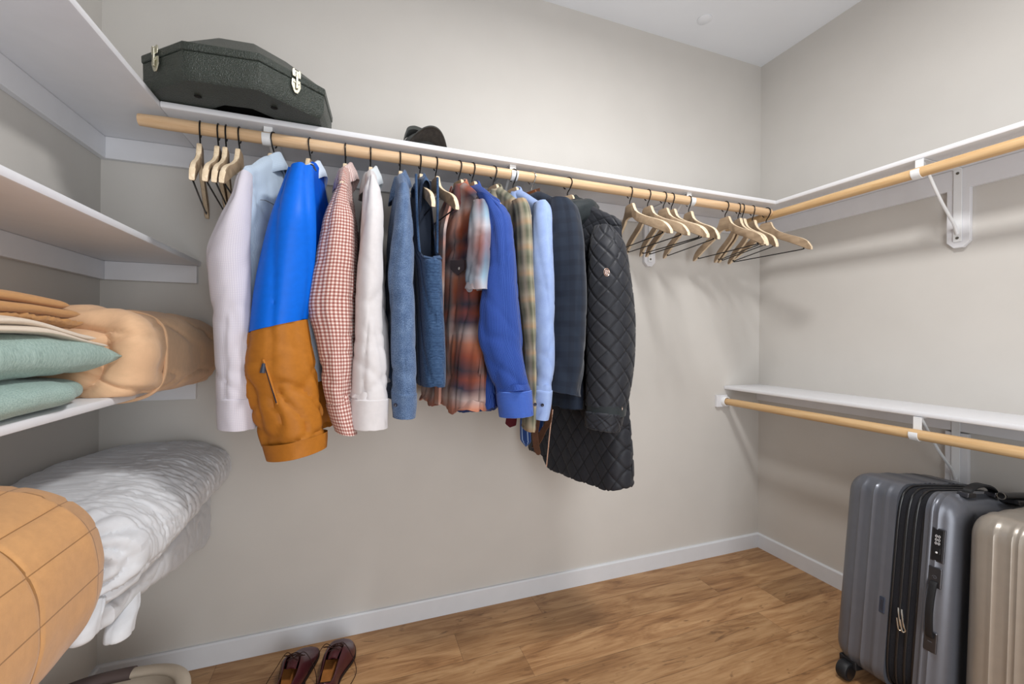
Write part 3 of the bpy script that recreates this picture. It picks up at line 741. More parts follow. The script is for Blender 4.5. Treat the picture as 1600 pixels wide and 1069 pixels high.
# --- plain white shirt
k = 'white'; g = garment('dress_shirt', k, 'plain white shirt with cuffed sleeve between gingham and heathered blue', 'shirt')
sleeve(g, k, [(105, 563, 592), (130, 551, 604), (160, 545, 611), (250, 538, 617), (350, 532, 613), (450, 523, 613), (560, 518, 609), (700, 512, 623), (843, 508, 634)], c5, (1.335, 1.275), (.035, .05), MAT['whiteshirt'], .0065, 10)
sleeve(g, k, [(840, 505, 637), (890, 503, 635), (936, 502, 634)], c5, (1.275, 1.275), (.052, .052), MAT['whiteshirt'], .002, 11, name='cuff', start=False, nlen=14)
body(g, k, 1.738, 1.62, .985, .195, (.014, .034, .055), MAT['whiteshirt'], amp=.008, seed=12, hem=tail(.06), drift=(.004, .012))
collar(g, k, 1.712, .062, .040, .036, .05, .03, MAT['whitecollar'], seed=6)
# --- heathered blue overshirt
k = 'heather'; g = garment('overshirt', k, 'heathered mid-blue overshirt with a dark cuff button, left of the vest', 'shirt')
sleeve(g, k, [(128, 88, 122), (160, 81, 130), (200, 77, 133), (300, 65, 137), (400, 54, 139), (440, 52, 140), (550, 60, 146), (700, 62, 150), (826, 66, 152)], c6, (1.335, 1.275), (.03, .045), MAT['chambray'], .005, 13)
sleeve(g, k, [(822, 65, 154), (860, 67, 153), (902, 70, 149)], c6, (1.275, 1.275), (.047, .045), MAT['chambray'], .0015, 14, name='cuff', start=False, nlen=14)
body(g, k, 1.738, 1.622, .99, .195, (.013, .030, .042), MAT['chambray'], amp=.005, seed=15, drift=(-.006, -.004))
collar(g, k, 1.712, .060, .036, .036, .05, .04, MAT['chambray'], seed=7)
button(g, *c6(81, 862), 1.2285, .0055, MAT['btn_dark'])
# --- slate quilted vest
k = 'vest'; g = garment('quilted_vest', k, 'slate blue quilted vest with an open armhole', 'vest')
def vq(co, u, v, t, th):
    a = (v*.25+u)*1/.05; f = a-math.floor(a); dd = 1-abs(2*f-1)
    return .004*min(1, dd*3)**.6+.003*nz(u*7, v*5, 2)
body(g, k, 1.735, 1.70, 1.028, .205, (.020, .035, .041), MAT['vest'], amp=.004, seed=16, disp=vq, open_near=(1.425,), hwf=lambda z, s_: 1-.45*sm(z, 1.41, 1.47) if s_ > 0 else 1-.3*sm(z, 1.41, 1.5), drift=(.006, .012), nv=110, ns=70, edge_p=10, top_t=.014)
O, N, Tt = frame(k)
pts = []
for i in range(25):
    q = i/24; z = 1.735-.03*0 - .0
    a = q*2-1; tt = math.copysign(.035*min(1, (abs(a)*1.05)**.35), a); zz = 1.418+.285*abs(a)**3.2
    pts.append(O+N*(.205*(.57 if abs(a) > .5 else .57+.43*(1-sm(abs(a), .1, .5))*.55))+Tt*tt+Vector((.014*(1-abs(a)), 0, zz-RZ)))
b = BM(); tube(b, pts, .0042, 8, 60); finish(b, 'armhole_binding', MAT['vest'], g)
b = BM()
zs_ = [1.70-.035*i for i in range(9)]
loft(b, [[O+N*n_+Tt*t_+Vector((0, 0, z-RZ)) for n_, t_ in ((.085, -.022), (.085, .022), (.078, .022), (.078, -.022))] for z in zs_]); finish(b, 'lining', MAT['dark_in'], g)
collar(g, k, 1.715, .056, .030, .03, .028, .0, MAT['vest'], seed=8, flare=.004, solid=.004)
# --- rust plaid short-sleeved shirt
def on_t(px, py, key, off, O_=None):
    O, N, Tt = frame(key); d = ray(px, py); return EYE + d*((((O-Tt*off)-EYE).dot(Tt))/d.dot(Tt))
k = 'plaid'; g = garment('short_sleeved_shirt', k, 'rust and slate ombre plaid short-sleeved shirt with snap pockets', 'shirt')
sleeve(g, k, [((340, 178), (382, 185)), ((331, 215), (395, 208)), ((326, 270), (400, 262)), ((322, 335), (399, 330)), ((317, 400), (396, 390)), ((314, 440), (392, 425)), ((320, 480), (388, 478))], c6, (1.345, 1.295), (.034, .055), MAT['brown_sleeve'], .006, 17, nlen=44)
body(g, k, 1.738, 1.615, .935, .2, (.014, .046, .058), MAT['brown_plaid'], amp=.009, seed=18, drift=(-.006, -.012), hem=lambda s_: .006*math.sin(s_*9))
collar(g, k, 1.712, .064, .046, .036, .055, .06, MAT['brown_plaid'], seed=9, slope=.5)
def flap(cx, cy, w, h, key, off, mat, par, sn, C=c6):
    prof = [(-w, 0), (w, 0), (w, h*.7), (0, h*1.15), (-w, h*.7)]
    P = [on_t(*C(cx+x, cy+y), key, off) for x, y in prof]; O, N, Tt = frame(key)
    b = BM(); A = [b.verts.new(p) for p in P]; B_ = [b.verts.new(p-Tt*.005) for p in P]
    b.faces.new(A); b.faces.new(B_[::-1])
    for i in range(5): b.faces.new((A[i], A[(i+1) % 5], B_[(i+1) % 5], B_[i]))
    f = finish(b, 'pocket_flap', mat, par, smooth=False, bevel=.002)
    p = on_t(*C(cx, cy+h*.62), key, off+.0065); b = BM(); lathe(b, [(.0004, 0), (.004, 0), (.005, -.0015), (.0004, -.0015)], p, -Tt, 14); finish(b, 'snap', sn, par)
flap(292, 378, 24, 44, k, .058, MAT['brown_plaid'], g, MAT['btn_white'])
flap(233, 378, 15, 44, k, .054, MAT['brown_plaid'], g, MAT['btn_white'])
b = BM(); rg = []
O, N, Tt = frame(k)
for i in range(40):
    z = 1.69-(1.69-.945)*i/39; q = i/39; off = .020+.040*sm(1.738-z, 0, .2)+.006*q
    rg.append([O+N*n_-Tt*(off+o_)+Vector((-.01*q, 0, z-RZ)) for n_, o_ in ((-.016, -.006), (-.016, .004), (.016, .004), (.016, -.006))])
loft(b, rg); finish(b, 'button_placket', MAT['brown_plaid'], g)
# --- royal blue shirt
k = 'royal'; g = garment('dress_shirt', k, 'royal blue pin-dashed shirt with a long loose sleeve beside the rust plaid', 'shirt')
sleeve(g, k, [((352, 152), (412, 186)), ((372, 195), (447, 205)), ((390, 250), (467, 250)), ((392, 350), (478, 350)), ((378, 450), (487, 450)), ((364, 560), (497, 560)), ((362, 640), (507, 640)), ((384, 720), (516, 720)), ((418, 822), (534, 815))], c6, (1.345, 1.285), (.035, .05), MAT['royal'], .007, 19)
sleeve(g, k, [((417, 818), (536, 811)), ((421, 860), (540, 852)), ((428, 902), (544, 890))], c6, (1.285, 1.283), (.053, .05), MAT['royal_h'], .0015, 20, name='cuff', start=False, nlen=14)
body(g, k, 1.738, 1.618, .912, .2, (.014, .024, .034), MAT['royal'], amp=.004, seed=21, hem=tail(.04), drift=(-.002, -.012))
collar(g, k, 1.712, .062, .040, .036, .05, .04, MAT['royal'], seed=10)
# --- sage and tan plaid shirt
k = 'green'; g = garment('plaid_shirt', k, 'sage green and tan plaid shirt between royal blue and light blue shirts', 'shirt')
sleeve(g, k, [(178, 472, 515), (205, 480, 528), (260, 486, 534), (400, 488, 538), (500, 494, 543), (600, 504, 546), (800, 512, 549), (905, 505, 549), (945, 510, 541)], c6, (1.345, 1.30), (.034, .045), MAT['green_plaid'], .004, 22)
body(g, k, 1.738, 1.615, .955, .2, (.014, .03, .042), MAT['green_plaid'], amp=.006, seed=23, hem=tail(.05), drift=(-.01, -.02))
collar(g, k, 1.712, .064, .042, .036, .05, .04, MAT['green_plaid'], seed=11)
# --- light blue shirt
k = 'light'; g = garment('dress_shirt', k, 'light blue oxford shirt with two dark cuff buttons, left of the navy blazer', 'shirt')
sleeve(g, k, [(183, 548, 580), (210, 542, 600), (300, 540, 606), (400, 538, 609), (500, 540, 611), (600, 541, 611), (730, 544, 611), (816, 541, 601)], c6, (1.345, 1.285), (.032, .045), MAT['lightblue'], .0045, 24)
sleeve(g, k, [(812, 539, 603), (860, 538, 599), (906, 534, 590)], c6, (1.285, 1.283), (.047, .045), MAT['lightblue'], .0015, 25, name='cuff', start=False, nlen=14)
body(g, k, 1.738, 1.622, .96, .2, (.014, .03, .040), MAT['lightblue'], amp=.006, seed=26, hem=tail(.05), drift=(-.006, -.01))
collar(g, k, 1.712, .062, .042, .036, .05, .03, MAT['lightblue'], seed=12)
button(g, *c6(548, 860), 1.2385, .0055, MAT['btn_dark']); button(g, *c6(572, 862), 1.236, .0055, MAT['btn_dark'])
# --- belts and ties hanging between the shirts and the blazer
def strip(name, label, cat, pts, w, mat, dirv=(.5, -.86, 0), tip=.0, group=None):
    P = [Vector(p) for p in pts]; D = Vector(dirv).normalized(); n = 40
    Q = [Vector(p) for p in crom([tuple(p) for p in P], n)]
    o = thing(name, label, cat, Q[0], group=group)
    rings = []
    for i, q in enumerate(Q):
        t = i/(n-1); ww = w(t) if callable(w) else w
        tan = (Q[min(i+1, n-1)]-Q[max(i-1, 0)]).normalized(); nr = tan.cross(D).normalized()
        rings.append([q-D*ww-nr*.0016, q+D*ww-nr*.0016, q+D*ww+nr*.0016, q-D*ww+nr*.0016])
    b = BM(); loft(b, rings); finish(b, 'strap' if cat == 'belt' else 'blade', mat, o); return o
bx = .630
A0 = Vector((bx+.012, 1.49, 1.745))
st = strip('leather_belt', 'brown leather belt hanging doubled under the blazer, curved ends showing', 'belt', [A0, A0+Vector((-.012, -.03, -.2)), (.628, 1.42, 1.2), atY(840, 640, 1.385), atY(836, 680, 1.38), atY(841, 711, 1.375)], lambda t: .013 if t < .96 else .013*(1-(t-.96)/.06), MAT['belt'])
strip('leather_belt', 'second brown belt end hooked over the blue tie tips', 'belt', [A0+Vector((.006, .03, 0)), A0+Vector((0, 0, -.2)), (.632, 1.44, 1.2), atY(858, 640, 1.40), atY(848, 675, 1.40), atY(835, 700, 1.40)], .012, MAT['belt'])
tw = lambda t: (.012+.03*sm(t, .2, .9))*(1 if t < .93 else max(.05, 1-(t-.93)/.07))
strip('necktie', 'dotted blue necktie whose tip shows lowest beside the belts', 'necktie', [A0+Vector((-.02, .05, 0)), (.60, 1.5, 1.4), (.605, 1.45, 1.1), atY(821, 650, 1.42), atY(822, 698, 1.42)], lambda t: tw(t)*.55, MAT['tie_blue'])
strip('necktie', 'dark blue necktie tip just below the light blue cuff', 'necktie', [A0+Vector((.004, .06, 0)), (.612, 1.52, 1.4), (.625, 1.5, 1.1), atY(842, 640, 1.46), atY(838, 677, 1.46)], lambda t: tw(t)*.5, MAT['tie_blue'])
strip('necktie', 'maroon necktie tip below the royal blue cuff', 'necktie', [A0+Vector((-.03, .09, 0)), (.575, 1.55, 1.4), (.56, 1.53, 1.1), atY(800, 640, 1.50), atY(797, 668, 1.50)], lambda t: tw(t)*.6, MAT['tie_red'])
# --- navy blazer
k = (.630, .070); g = garment('blazer', k, 'navy windowpane-checked blazer with four sleeve buttons', 'blazer')
sleeve(g, k, [((190, 82), (252, 98)), ((192, 115), (277, 120)), ((196, 200), (293, 200)), ((199, 300), (301, 300)), ((199, 420), (305, 420)), ((198, 500), (303, 500)), ((193, 640), (296, 640)), ((188, 712), (284, 736))], c7, (1.345, 1.285), (.04, .056), MAT['blazer'], .005, 27)
body(g, k, 1.742, 1.625, .935, .215, (.02, .038, .05), MAT['blazer'], amp=.005, seed=28, drift=(.014, .03), hem=lambda s_: -.006*s_)
collar(g, k, 1.706, .07, .05, .036, .055, .05, MAT['blazer'], seed=13, flare=.014)
for q in ((285, 632), (282, 648), (278, 666), (273, 684)): button(g, *c7(*q), 1.247, .008, MAT['btn_grey'])
# --- black quilted coat
k = 'coat'; g = garment('quilted_coat', k, 'long black diamond-quilted hooded coat, last garment on the rod', 'coat')
def quiltd(pu, pv, amp):
    def f(co, u, v, t, th):
        a = u/pu+v/pv; c = u/pu-v/pv
        da = 1-abs(2*(a-math.floor(a))-1); dc = 1-abs(2*(c-math.floor(c))-1)
        return amp*(min(1, da*3.6)*min(1, dc*3.6))**.6 + .004*nz(u*6, v*5, 4)
    return f
qd = quiltd(.054, .068, .0048)
sleeve(g, k, [((338, 178), (384, 190)), ((330, 205), (402, 205)), ((323, 250), (426, 250)), ((319, 350), (442, 350)), ((316, 430), (453, 430)), ((315, 500), (459, 500)), ((315, 600), (456, 600)), ((313, 700), (442, 700)), ((311, 762), (431, 757))], c7, (1.335, 1.27), (.04, .062), MAT['coat'], .005, 29, disp=qd, nlen=170, nseg=132)
sleeve(g, k, [((310, 760), (430, 755)), ((311, 775), (430, 770)), ((312, 792), (428, 790))], c7, (1.27, 1.27), (.066, .066), MAT['coat_plain'], .001, 30, name='cuff_strap', start=False, nlen=10)
sleeve(g, k, [((309, 786), (422, 784)), ((308, 810), (415, 820)), ((308, 832), (407, 840))], c7, (1.27, 1.268), (.062, .058), MAT['coat'], .001, 31, name='cuff', start=False, nlen=30, nseg=132, disp=quiltd(.054, .045, .003))
button(g, *c7(417, 773), 1.212, .0095, MAT['rose_metal'])
body(g, k, 1.735, 1.600, .655, .235, (.02, .042, .066), MAT['coat_body'], keep_uv=True, amp=.004, seed=32, disp=qd, ns=110, nv=230, drift=(.01, .03), hem=lambda s_: .055*(1-sm(s_, -.62, -.35)) - .02*sm(s_, -.3, .8) + .015*sm(s_, .7, 1), n_drift=.012)
O, N, Tt = frame(k)
zp = [on_t(*c7(x, y), k, .082) for x, y in ((197, 775), (188, 840), (182, 900), (176, 962))]
b = BM(); tube(b, zp, .0026, 8, 30); finish(b, 'front_zip', MAT['rose_metal'], g)
# hood slumped behind the neck: a thick soft collar with a folded rim
def hood():
    O2 = Vector((O.x, O.y, 0)); rings = []
    for i in range(49):
        th = .55+(2*PI-1.1)*i/48; fr = max(0, math.cos(th)); nr_ = math.sin(th)
        c = O2 + N*(math.sin(th)*.078) - Tt*(math.cos(th)*.058) + Vector((.01, 0, 1.700-.045*fr-.018*abs(nr_)))
        out = (N*math.sin(th)*.8 - Tt*math.cos(th)).normalized(); rr = .040+.010*math.sin(th*2+.6)+.012*max(0, -math.cos(th)); ring = []
        for q in range(28):
            a = 2*PI*q/28; w = 1+.16*nz(th*2.2+3, math.cos(a)*1.5, math.sin(a)*1.5)+.1*nz(th*5, math.cos(a)*3, math.sin(a)*3)
            ring.append(c + out*(math.cos(a)*rr*1.15*w) + Vector((0, 0, math.sin(a)*rr*w*(1.0 if math.sin(a) > 0 else 1.5))))
        rings.append(ring)
    return rings
b = BM(); loft(b, hood()); finish(b, 'hood', MAT['coat_plain'], g)
# round emblem on the sleeve: a ring around upright bars
ec = atY(*c7(373, 326), 1.205); eb = Vector((.25, -1, .05)).normalized(); ex = Vector((0, 0, 1)).cross(eb).normalized()*-1; ez = Vector((0, 0, 1))
ex = Vector((1, .25, 0)).normalized()
b = BM(); tube(b, [ec+ex*math.cos(a)*.0125+ez*math.sin(a)*.0125 for a in [2*PI*i/40 for i in range(41)]], .0013, 8, caps=False)
for x0 in (-.0055, .0, .0055):
    hh = .0095 if x0 == 0 else .0072; tube(b, [ec+ex*x0-ez*hh, ec+ex*x0+ez*hh], .0009, 8)
tube(b, [ec-ex*.0055, ec+ex*.0055], .0011, 8)
finish(b, 'emblem', MAT['rose_metal'], g, label='pale rose metal ring emblem')

# ------------------------------------------------------------------ folded bedding on the left shelves
def soft_rings(x0, x1, z0, z1, y0, y1, end=.05, exp=3.0, nl=60, nseg=90, endn=22, prof=None, flat_far=True, expl=None):
    """soft block along y; the near end (y0) is domed with concentric rings, prof(t)->(dx0,dx1,dz0,dz1)"""
    cx, cz, hx, hz = (x0+x1)/2, (z0+z1)/2, (x1-x0)/2, (z1-z0)/2; rings = []
    def ring(y, s_, t):
        a0, a1, b0, b1 = prof(t) if prof else (0, 0, 0, 0)
        X0, X1, Z0, Z1 = x0+a0, x1+a1, z0+b0, z1+b1; c_x, c_z, h_x, h_z = (X0+X1)/2, (Z0+Z1)/2, (X1-X0)/2, (Z1-Z0)/2
        # ease towards the middle of the end while keeping an even margin
        r_ = []
        for q in range(nseg):
            a = 2*PI*q/nseg; ca, sa = math.cos(a), math.sin(a); ex = expl if expl and ca < 0 else exp
            r_.append(Vector((c_x+h_x*s_*math.copysign(abs(ca)**(2/ex), ca), y, c_z+h_z*s_*math.copysign(abs(sa)**(2/ex), sa))))
        return r_
    for k in range(endn):
        s_ = .03+.97*k/(endn-1); rings.append(ring(y0+end*(1-math.sqrt(max(0, 1-s_**3.2))), s_, 0))
    for k in range(1, nl+1):
        t = k/nl; rings.append(ring(y0+end+(y1-y0-end)*t, 1.0 if t < .97 else .97, t))
    return rings
def floor_clamp(d, z0):
    return d
def bundle(name, label, cat, pos, rings, mat, disp, part='cover', lip=9, zmin=None, ymax=YB-.004, xmin=XL+.004):
    o = thing(name, label, cat, pos); b = BM(); loft(b, rings, True, True, True, disp)
    for v in b.verts:
        if zmin is not None:
            if v.co.x < lip: v.co.z = max(v.co.z, zmin+.0006)
            elif v.co.z < zmin: v.co.z = zmin+(v.co.z-zmin)*sm(v.co.x, lip, lip+.03)
        v.co.y = min(v.co.y, ymax); v.co.x = max(v.co.x, xmin)
    finish(b, part, mat, o); return o
def pillow(name, label, cx, cy, zc, hx, hy, hz, mat, seed, bend=0.0, pw=5):
    o = thing(name, label, 'pillow', (cx, cy, zc-hz)); b = BM(); n = 64; uvl = b.loops.layers.uv.verify()
    def P(u, v, sgn):
        e = max(0, (1-abs(u)**5)*(1-abs(v)**pw))**.5
        px = u*hx*(1-.06*(1-v*v)*abs(u)**3); py = v*hy*(1-.05*(1-u*u)*abs(v)**3)
        z = sgn*hz*e + .006*nz(u*2.2+seed, v*2.8, sgn) - bend*(v*v)
        if sgn < 0: z = max(z, -hz)
        return Vector((cx+px, cy+py, zc+z + .004*e*nz(u*6, v*8+seed, 2)))
    G = {}
    for sgn in (1, -1):
        for i in range(n+1):
            for j in range(n+1):
                u, v = -1+2*i/n, -1+2*j/n
                if sgn == -1 and (i in (0, n) or j in (0, n)): G[(sgn, i, j)] = G[(1, i, j)]
                else: G[(sgn, i, j)] = b.verts.new(P(u, v, sgn))
        for i in range(n):
            for j in range(n):
                f = b.faces.new([G[(sgn, i, j)], G[(sgn, i+1, j)], G[(sgn, i+1, j+1)], G[(sgn, i, j+1)]])
                for lp, (a, c) in zip(f.loops, ((i, j), (i+1, j), (i+1, j+1), (i, j+1))): lp[uvl].uv = (a/n*2*hx, c/n*2*hy)
    for v in b.verts: v.co.x = max(v.co.x, XL+.004)
    finish(b, 'cover', mat, o); return o
ZM = 1.037
def sagec(co, u, v, t, th): return .004*nz(co.y*6, co.x*9, co.z*12)+.0015*nz(co.y*22, co.x*22, co.z*30)
bundle('pillow', 'sage green linen pillow lying directly on the white shelf, lower of the two', 'pillow', (-.65, .85, ZM),
       [[Vector((p.x, 2*.81-p.y, p.z)) for p in r] for r in soft_rings(-.797, -.497, ZM-.003, ZM+.066, .43, 1.19, .07, 2.6, 90, 90, 24, lambda t: (0, -.03*(1-sm(t, 0, .12)), 0, -.01*(1-sm(t, 0, .2))))], MAT['sage'], sagec, zmin=ZM)
pillow('pillow', 'sage green linen pillow, upper of the two, pointed end beside the peach bundle', -.652, .86, ZM+.103, .152, .364, .0415, MAT['sage'], 5, .008, 8)
# cream folded cloth over the pillows: two soft layers
def slab(par, part, mat, y0, y1, x0, x1, zf, th, seed, ruff=0.0, nl=90):
    rings = []
    for k in range(nl+1):
        t = k/nl; y = y0+(y1-y0)*t; z = zf(t); e = math.sqrt(max(.02, 1-max(0, (t-.975)/.025)**2)); ring = []
        for q in range(48):
            a = 2*PI*q/48; ca, sa = math.cos(a), math.sin(a)
            rr = ruff*nz(y*70+seed, math.cos(a)*3, math.sin(a)*3)*sm(t, .4, .9)
            ring.append(Vector(((x0+x1)/2+(x1-x0)/2*math.copysign(abs(ca)**.45, ca)+rr*.6, y+rr*.3, z+th*e*math.copysign(abs(sa)**.75, sa)+rr+.003*nz(y*9+seed, ca*1.5, sa))))
        rings.append(ring)
    b = BM(); loft(b, rings)
    for v in b.verts: v.co.x = max(v.co.x, XL+.004)
    return finish(b, part, mat, par)
o = thing('folded_sheet', 'cream folded cloth in two layers draped over the upper sage pillow', 'sheet', (-.65, .8, ZM+.16))
slab(o, 'layer', MAT['cream'], .40, 1.200, -.78, -.515, lambda t: ZM+.150-.032*sm(t, .72, 1.02), .0085, 2)
slab(o, 'layer', MAT['cream'], .40, 1.165, -.785, -.52, lambda t: ZM+.164-.030*sm(t, .72, 1.02), .0100, 4)
o = thing('folded_sheet', 'tan fitted sheet folded on top of the stack, ruffled elastic edge below', 'sheet', (-.65, .8, ZM+.19))
slab(o, 'elastic_ruffle', MAT['tan'], .45, 1.172, -.765, -.545, lambda t: ZM+.174-.010*sm(t, .75, 1), .010, 6, .006, 160)
slab(o, 'lower_fold', MAT['tan'], .45, 1.150, -.77, -.54, lambda t: ZM+.188-.004*sm(t, .8, 1), .0135, 8)
slab(o, 'upper_fold', MAT['tan'], .45, 1.125, -.775, -.545, lambda t: ZM+.207-.006*sm(t, .75, 1), .0120, 11)
# peach bundle
def endfold(cx, cz, pitch, amp, seed, asp=1.0):
    def f(co, u, v, t, th):
        dx, dz = (co.x-cx), (co.z-cz)*asp; r = math.hypot(dx, dz); a = math.atan2(dz, dx)/(2*PI)
        w = r/pitch + a + .35*nz(co.x*9+seed, co.z*9, 1); q = w-math.floor(w)
        return amp*(.5-.5*math.cos(2*PI*q)) - amp*.7*math.exp(-(min(q, 1-q)/.07)**2)
    return f
pc = endfold(-.60, ZM+.11, .075, .016, 2)
def peachd(co, u, v, t, th):
    k = 1-sm(co.y, 1.285, 1.33)
    s_ = .006*nz(co.y*3, co.x*9+2, co.z*14) + .004*nz(co.y*8, co.x*20, co.z*24)
    q = 1-abs(nz(co.y*5+1, co.x*7+co.z*16, 3))*2
    return s_*(1.2-.6*k) - .007*max(0, q)**6*(1-k) + k*(pc(co, u, v, t, th) + .018*nz(co.x*10, co.z*15, 5) - .010*max(0, 1-abs(nz(co.x*8+2, co.z*17, 9))*2)**6)
o = bundle('folded_blanket', 'peach cotton bundle rolled up at the back corner of the left shelf', 'blanket', (-.63, 1.52, ZM),
       soft_rings(-.795, -.462, ZM-.030, ZM+.203, 1.215, 1.798, .08, 3.6, 90, 130, 34, lambda t: (0, .012*math.sin(t*3), 0, .008*math.sin(t*PI))), MAT['peach'], peachd, zmin=ZM, lip=-.512)
pts = []
for i in range(40):
    a = -1.75 + 3.2*i/39; ca, sa = math.cos(a), math.sin(a)
    pts.append(Vector((-.6285+.1695*math.copysign(abs(ca)**.56, ca), 1.375-.03*math.cos(a*.8)+.02*sa, ZM+.0880+.1160*math.copysign(abs(sa)**.56, sa))))
b = BM(); tube(b, pts, .0045, 8, 90); finish(b, 'hem', MAT['peach'], o)
# white quilt
ZQ = .632
qc = endfold(-.475, ZQ+.100, .030, .008, 4, 1.5)
def whited(co, u, v, t, th):
    k = 1-sm(co.y, 1.09, 1.16)
    ua = math.atan2(co.z-ZQ-.09, co.x+.6)
    yy = co.y+.05*math.sin(ua)+.02*nz(ua*1.5, co.y*3, 4)
    a = nz(co.y*5+1, ua*2, 2); q = 1-abs(nz(yy*36+ua*.8, ua*1.3, 7))*2; q2 = 1-abs(nz(yy*58-ua*1.5, ua*2.0+5, 3))*2; q3 = 1-abs(nz(co.y*11+ua*3, ua*5-co.y*4, 9))*2
    seam = abs((co.y-.04) % .145-.0725)/.0725
    s_ = .007*a - .0040*max(0, q)**2 - .0024*max(0, q2)**2 - .003*max(0, q3)**5 - .004*max(0, 1-(1-seam)*12)
    return s_*(1-.35*k) + k*(qc(co, u, v, t, th)*.9)
bundle('folded_quilt', 'white quilt rolled up behind the caramel quilt at the back of the lowest shelf', 'quilt', (-.6, 1.4, ZQ),
       soft_rings(-.797, -.405, ZQ-.016, ZQ+.194, 1.02, 1.80, .085, 2.3, 240, 170, 40, lambda t: (0, .006*math.sin(t*5), -.0, .006*math.sin(t*4)-.006*sm(t, .8, 1)), expl=6), MAT['quilt'], whited, zmin=ZQ)
# second white quilt sagging over the shelf front, below the rolled one
def sagrings():
    R = []
    for k in range(101):
        t = k/100; y = 1.085+.70*t
        zb = .585-.075*sm(t, .05, .62)-.06*sm(t, .60, .97)+.006*nz(t*7, 3, 1); x1 = -.455-.018*sm(t, .6, 1); x0 = -.509
        zt = ZQ+.004; ring = []
        for q in range(60):
            a = 2*PI*q/60; ca, sa = math.cos(a), math.sin(a); e = 1 if 0 < k < 100 else .55
            ring.append(Vector(((x0+x1)/2+(x1-x0)/2*e*math.copysign(abs(ca)**.8, ca), y, (zt+zb)/2+(zt-zb)/2*math.copysign(abs(sa)**.8, sa))))
        R.append(ring)
    return R
def sagd(co, u, v, t, th):
    q = (1-abs(nz(co.y*16+co.z*10, co.z*22-co.y*4, 7))*2)
    return .004*nz(co.y*8, co.z*14, 3)-.004*max(0, q)**4
o = thing('folded_quilt', 'second white quilt sagging over the shelf front beneath the rolled one', 'quilt', (-.49, 1.4, ZQ))
b = BM(); loft(b, sagrings(), True, True, True, sagd)
for v in b.verts: v.co.x = max(v.co.x, -.5165); v.co.y = min(v.co.y, YB-.004)
finish(b, 'cover', MAT['quilt'], o)
for (pts, r) in (([tuple(atX(*q)) for q in ((152, 905, -.487), (142, 940, -.474), (131, 972, -.466), (129, 1001, -.464))], .033), ([tuple(atX(*q)) for q in ((205, 900, -.485), (198, 940, -.472), (189, 972, -.464), (186, 997, -.462))], .036)):
    rings = []
    for i, p in enumerate(crom(pts, 30)):
        t = i/29; rr = r*(.55+.45*sm(t, 0, .6))*math.sqrt(max(.03, 1-max(0, (t-.86)/.14)**2))
        rings.append([Vector(p)+Vector((math.sin(2*PI*q/36)*min(rr*.7, .024), math.cos(2*PI*q/36)*rr, 0)) for q in range(36)])
    b = BM(); loft(b, rings, True, True, True, lambda co, u, v, t, th: .004*nz(u*30, v*9, 2)-.003*max(0, 1-abs(nz(u*26, v*6, 9))*2)**4)
    for v in b.verts: v.co.x = max(v.co.x, -.5165)
    finish(b, 'hanging_corner', MAT['quilt'], o)
# caramel quilt
def tand(co, u, v, t, th):
    s_ = .006*nz(co.y*4, co.z*7+co.x*5, 3)+.0025*nz(co.y*14, co.z*22+co.x*12, 5)
    def gro(p, w): d = abs(p-round(p)); return max(0, 1-d/w)
    per = (u % 10)
    g = max(gro((co.z-co.x*.9)/.082+.1, .04), gro(co.y/.135+.42+.25*(co.z-.8), .026) if co.x > -.46 or co.z > .93 else 0)
    return s_-.0035*g
bundle('folded_quilt', 'caramel quilt with stitched squares, folded at the near end of the lowest shelf', 'quilt', (-.6, .7, ZQ),
       soft_rings(-.795, -.398, ZQ-.006, ZQ+.335, .25, 1.02, .0, 2.6, 10, 120, 4)[:0] +
       [[Vector((p.x, 2*.635-p.y, p.z)) for p in r] for r in soft_rings(-.795, -.392, ZQ-.008, ZQ+.312, .285, 1.012, .10, 2.6, 140, 150, 30)], MAT['tanquilt'], tand, zmin=ZQ)

# ------------------------------------------------------------------ octagonal hard case and cap on the upper shelf
cs = thing('hard_case', 'dark olive octagonal hard case with two bright latches on the upper shelf', 'case', (-.33, 1.56, ZT))
CO = [(-.558, 1.464), (-.432, 1.353), (-.253, 1.337), (-.098, 1.457), (-.085, 1.63), (-.20, 1.765), (-.40, 1.785), (-.55, 1.65)]
ccx = sum(p[0] for p in CO)/8; ccy = sum(p[1] for p in CO)/8
def octo(k, z, dz=0):
    out = []
    for i in range(8):
        for j in range(6):
            a = Vector(CO[i]+(0,)); c = Vector(CO[(i+1) % 8]+(0,)); f = j/6
            p = a.lerp(c, f); out.append(Vector((ccx+(p.x-ccx)*k, ccy+(p.y-ccy)*k, z)))
    return out
def hard(levels, name, label=None, cap0=True, cap1=True):
    b = BM(); loft(b, [octo(k, z) for k, z in levels], True, cap0, cap1); return finish(b, name, MAT['case'], cs, smooth=True, bevel=.003, label=label)
# the bottom is a flat rim around a raised hollow
hard([(.36, ZT+.022), (.40, ZT+.001), (.945, ZT+.0006), (.955, ZT+.003), (1.0, ZT+.022), (1.0, ZT+.024), (.993, ZT+.027), (1.0, ZT+.030), (1.004, ZT+.074)], 'lower_shell', cap1=True)
hard([(1.0, ZT+.0745), (1.014, ZT+.0750), (1.018, ZT+.092), (1.008, ZT+.096), (.96, ZT+.100), (.50, ZT+.184), (.45, ZT+.190), (.20, ZT+.192)], 'lid')
b = BM(); loft(b, [octo(.36, ZT+.0215), octo(.3, ZT+.0212)], True, True, True); finish(b, 'bottom_hollow', MAT['case_in'], cs)
for q in ((485, 490), (1015, 570)):
    P = atZ(200+q[0]/4.444, 40+q[1]/4.444, ZT+.001); b = BM(); lathe(b, [(.0005, .0), (.008, 0), (.0095, .0012), (.006, .002), (.0005, .002)], (P.x, P.y, ZT-.0015), seg=18); finish(b, 'foot', MAT['case_in'], cs)
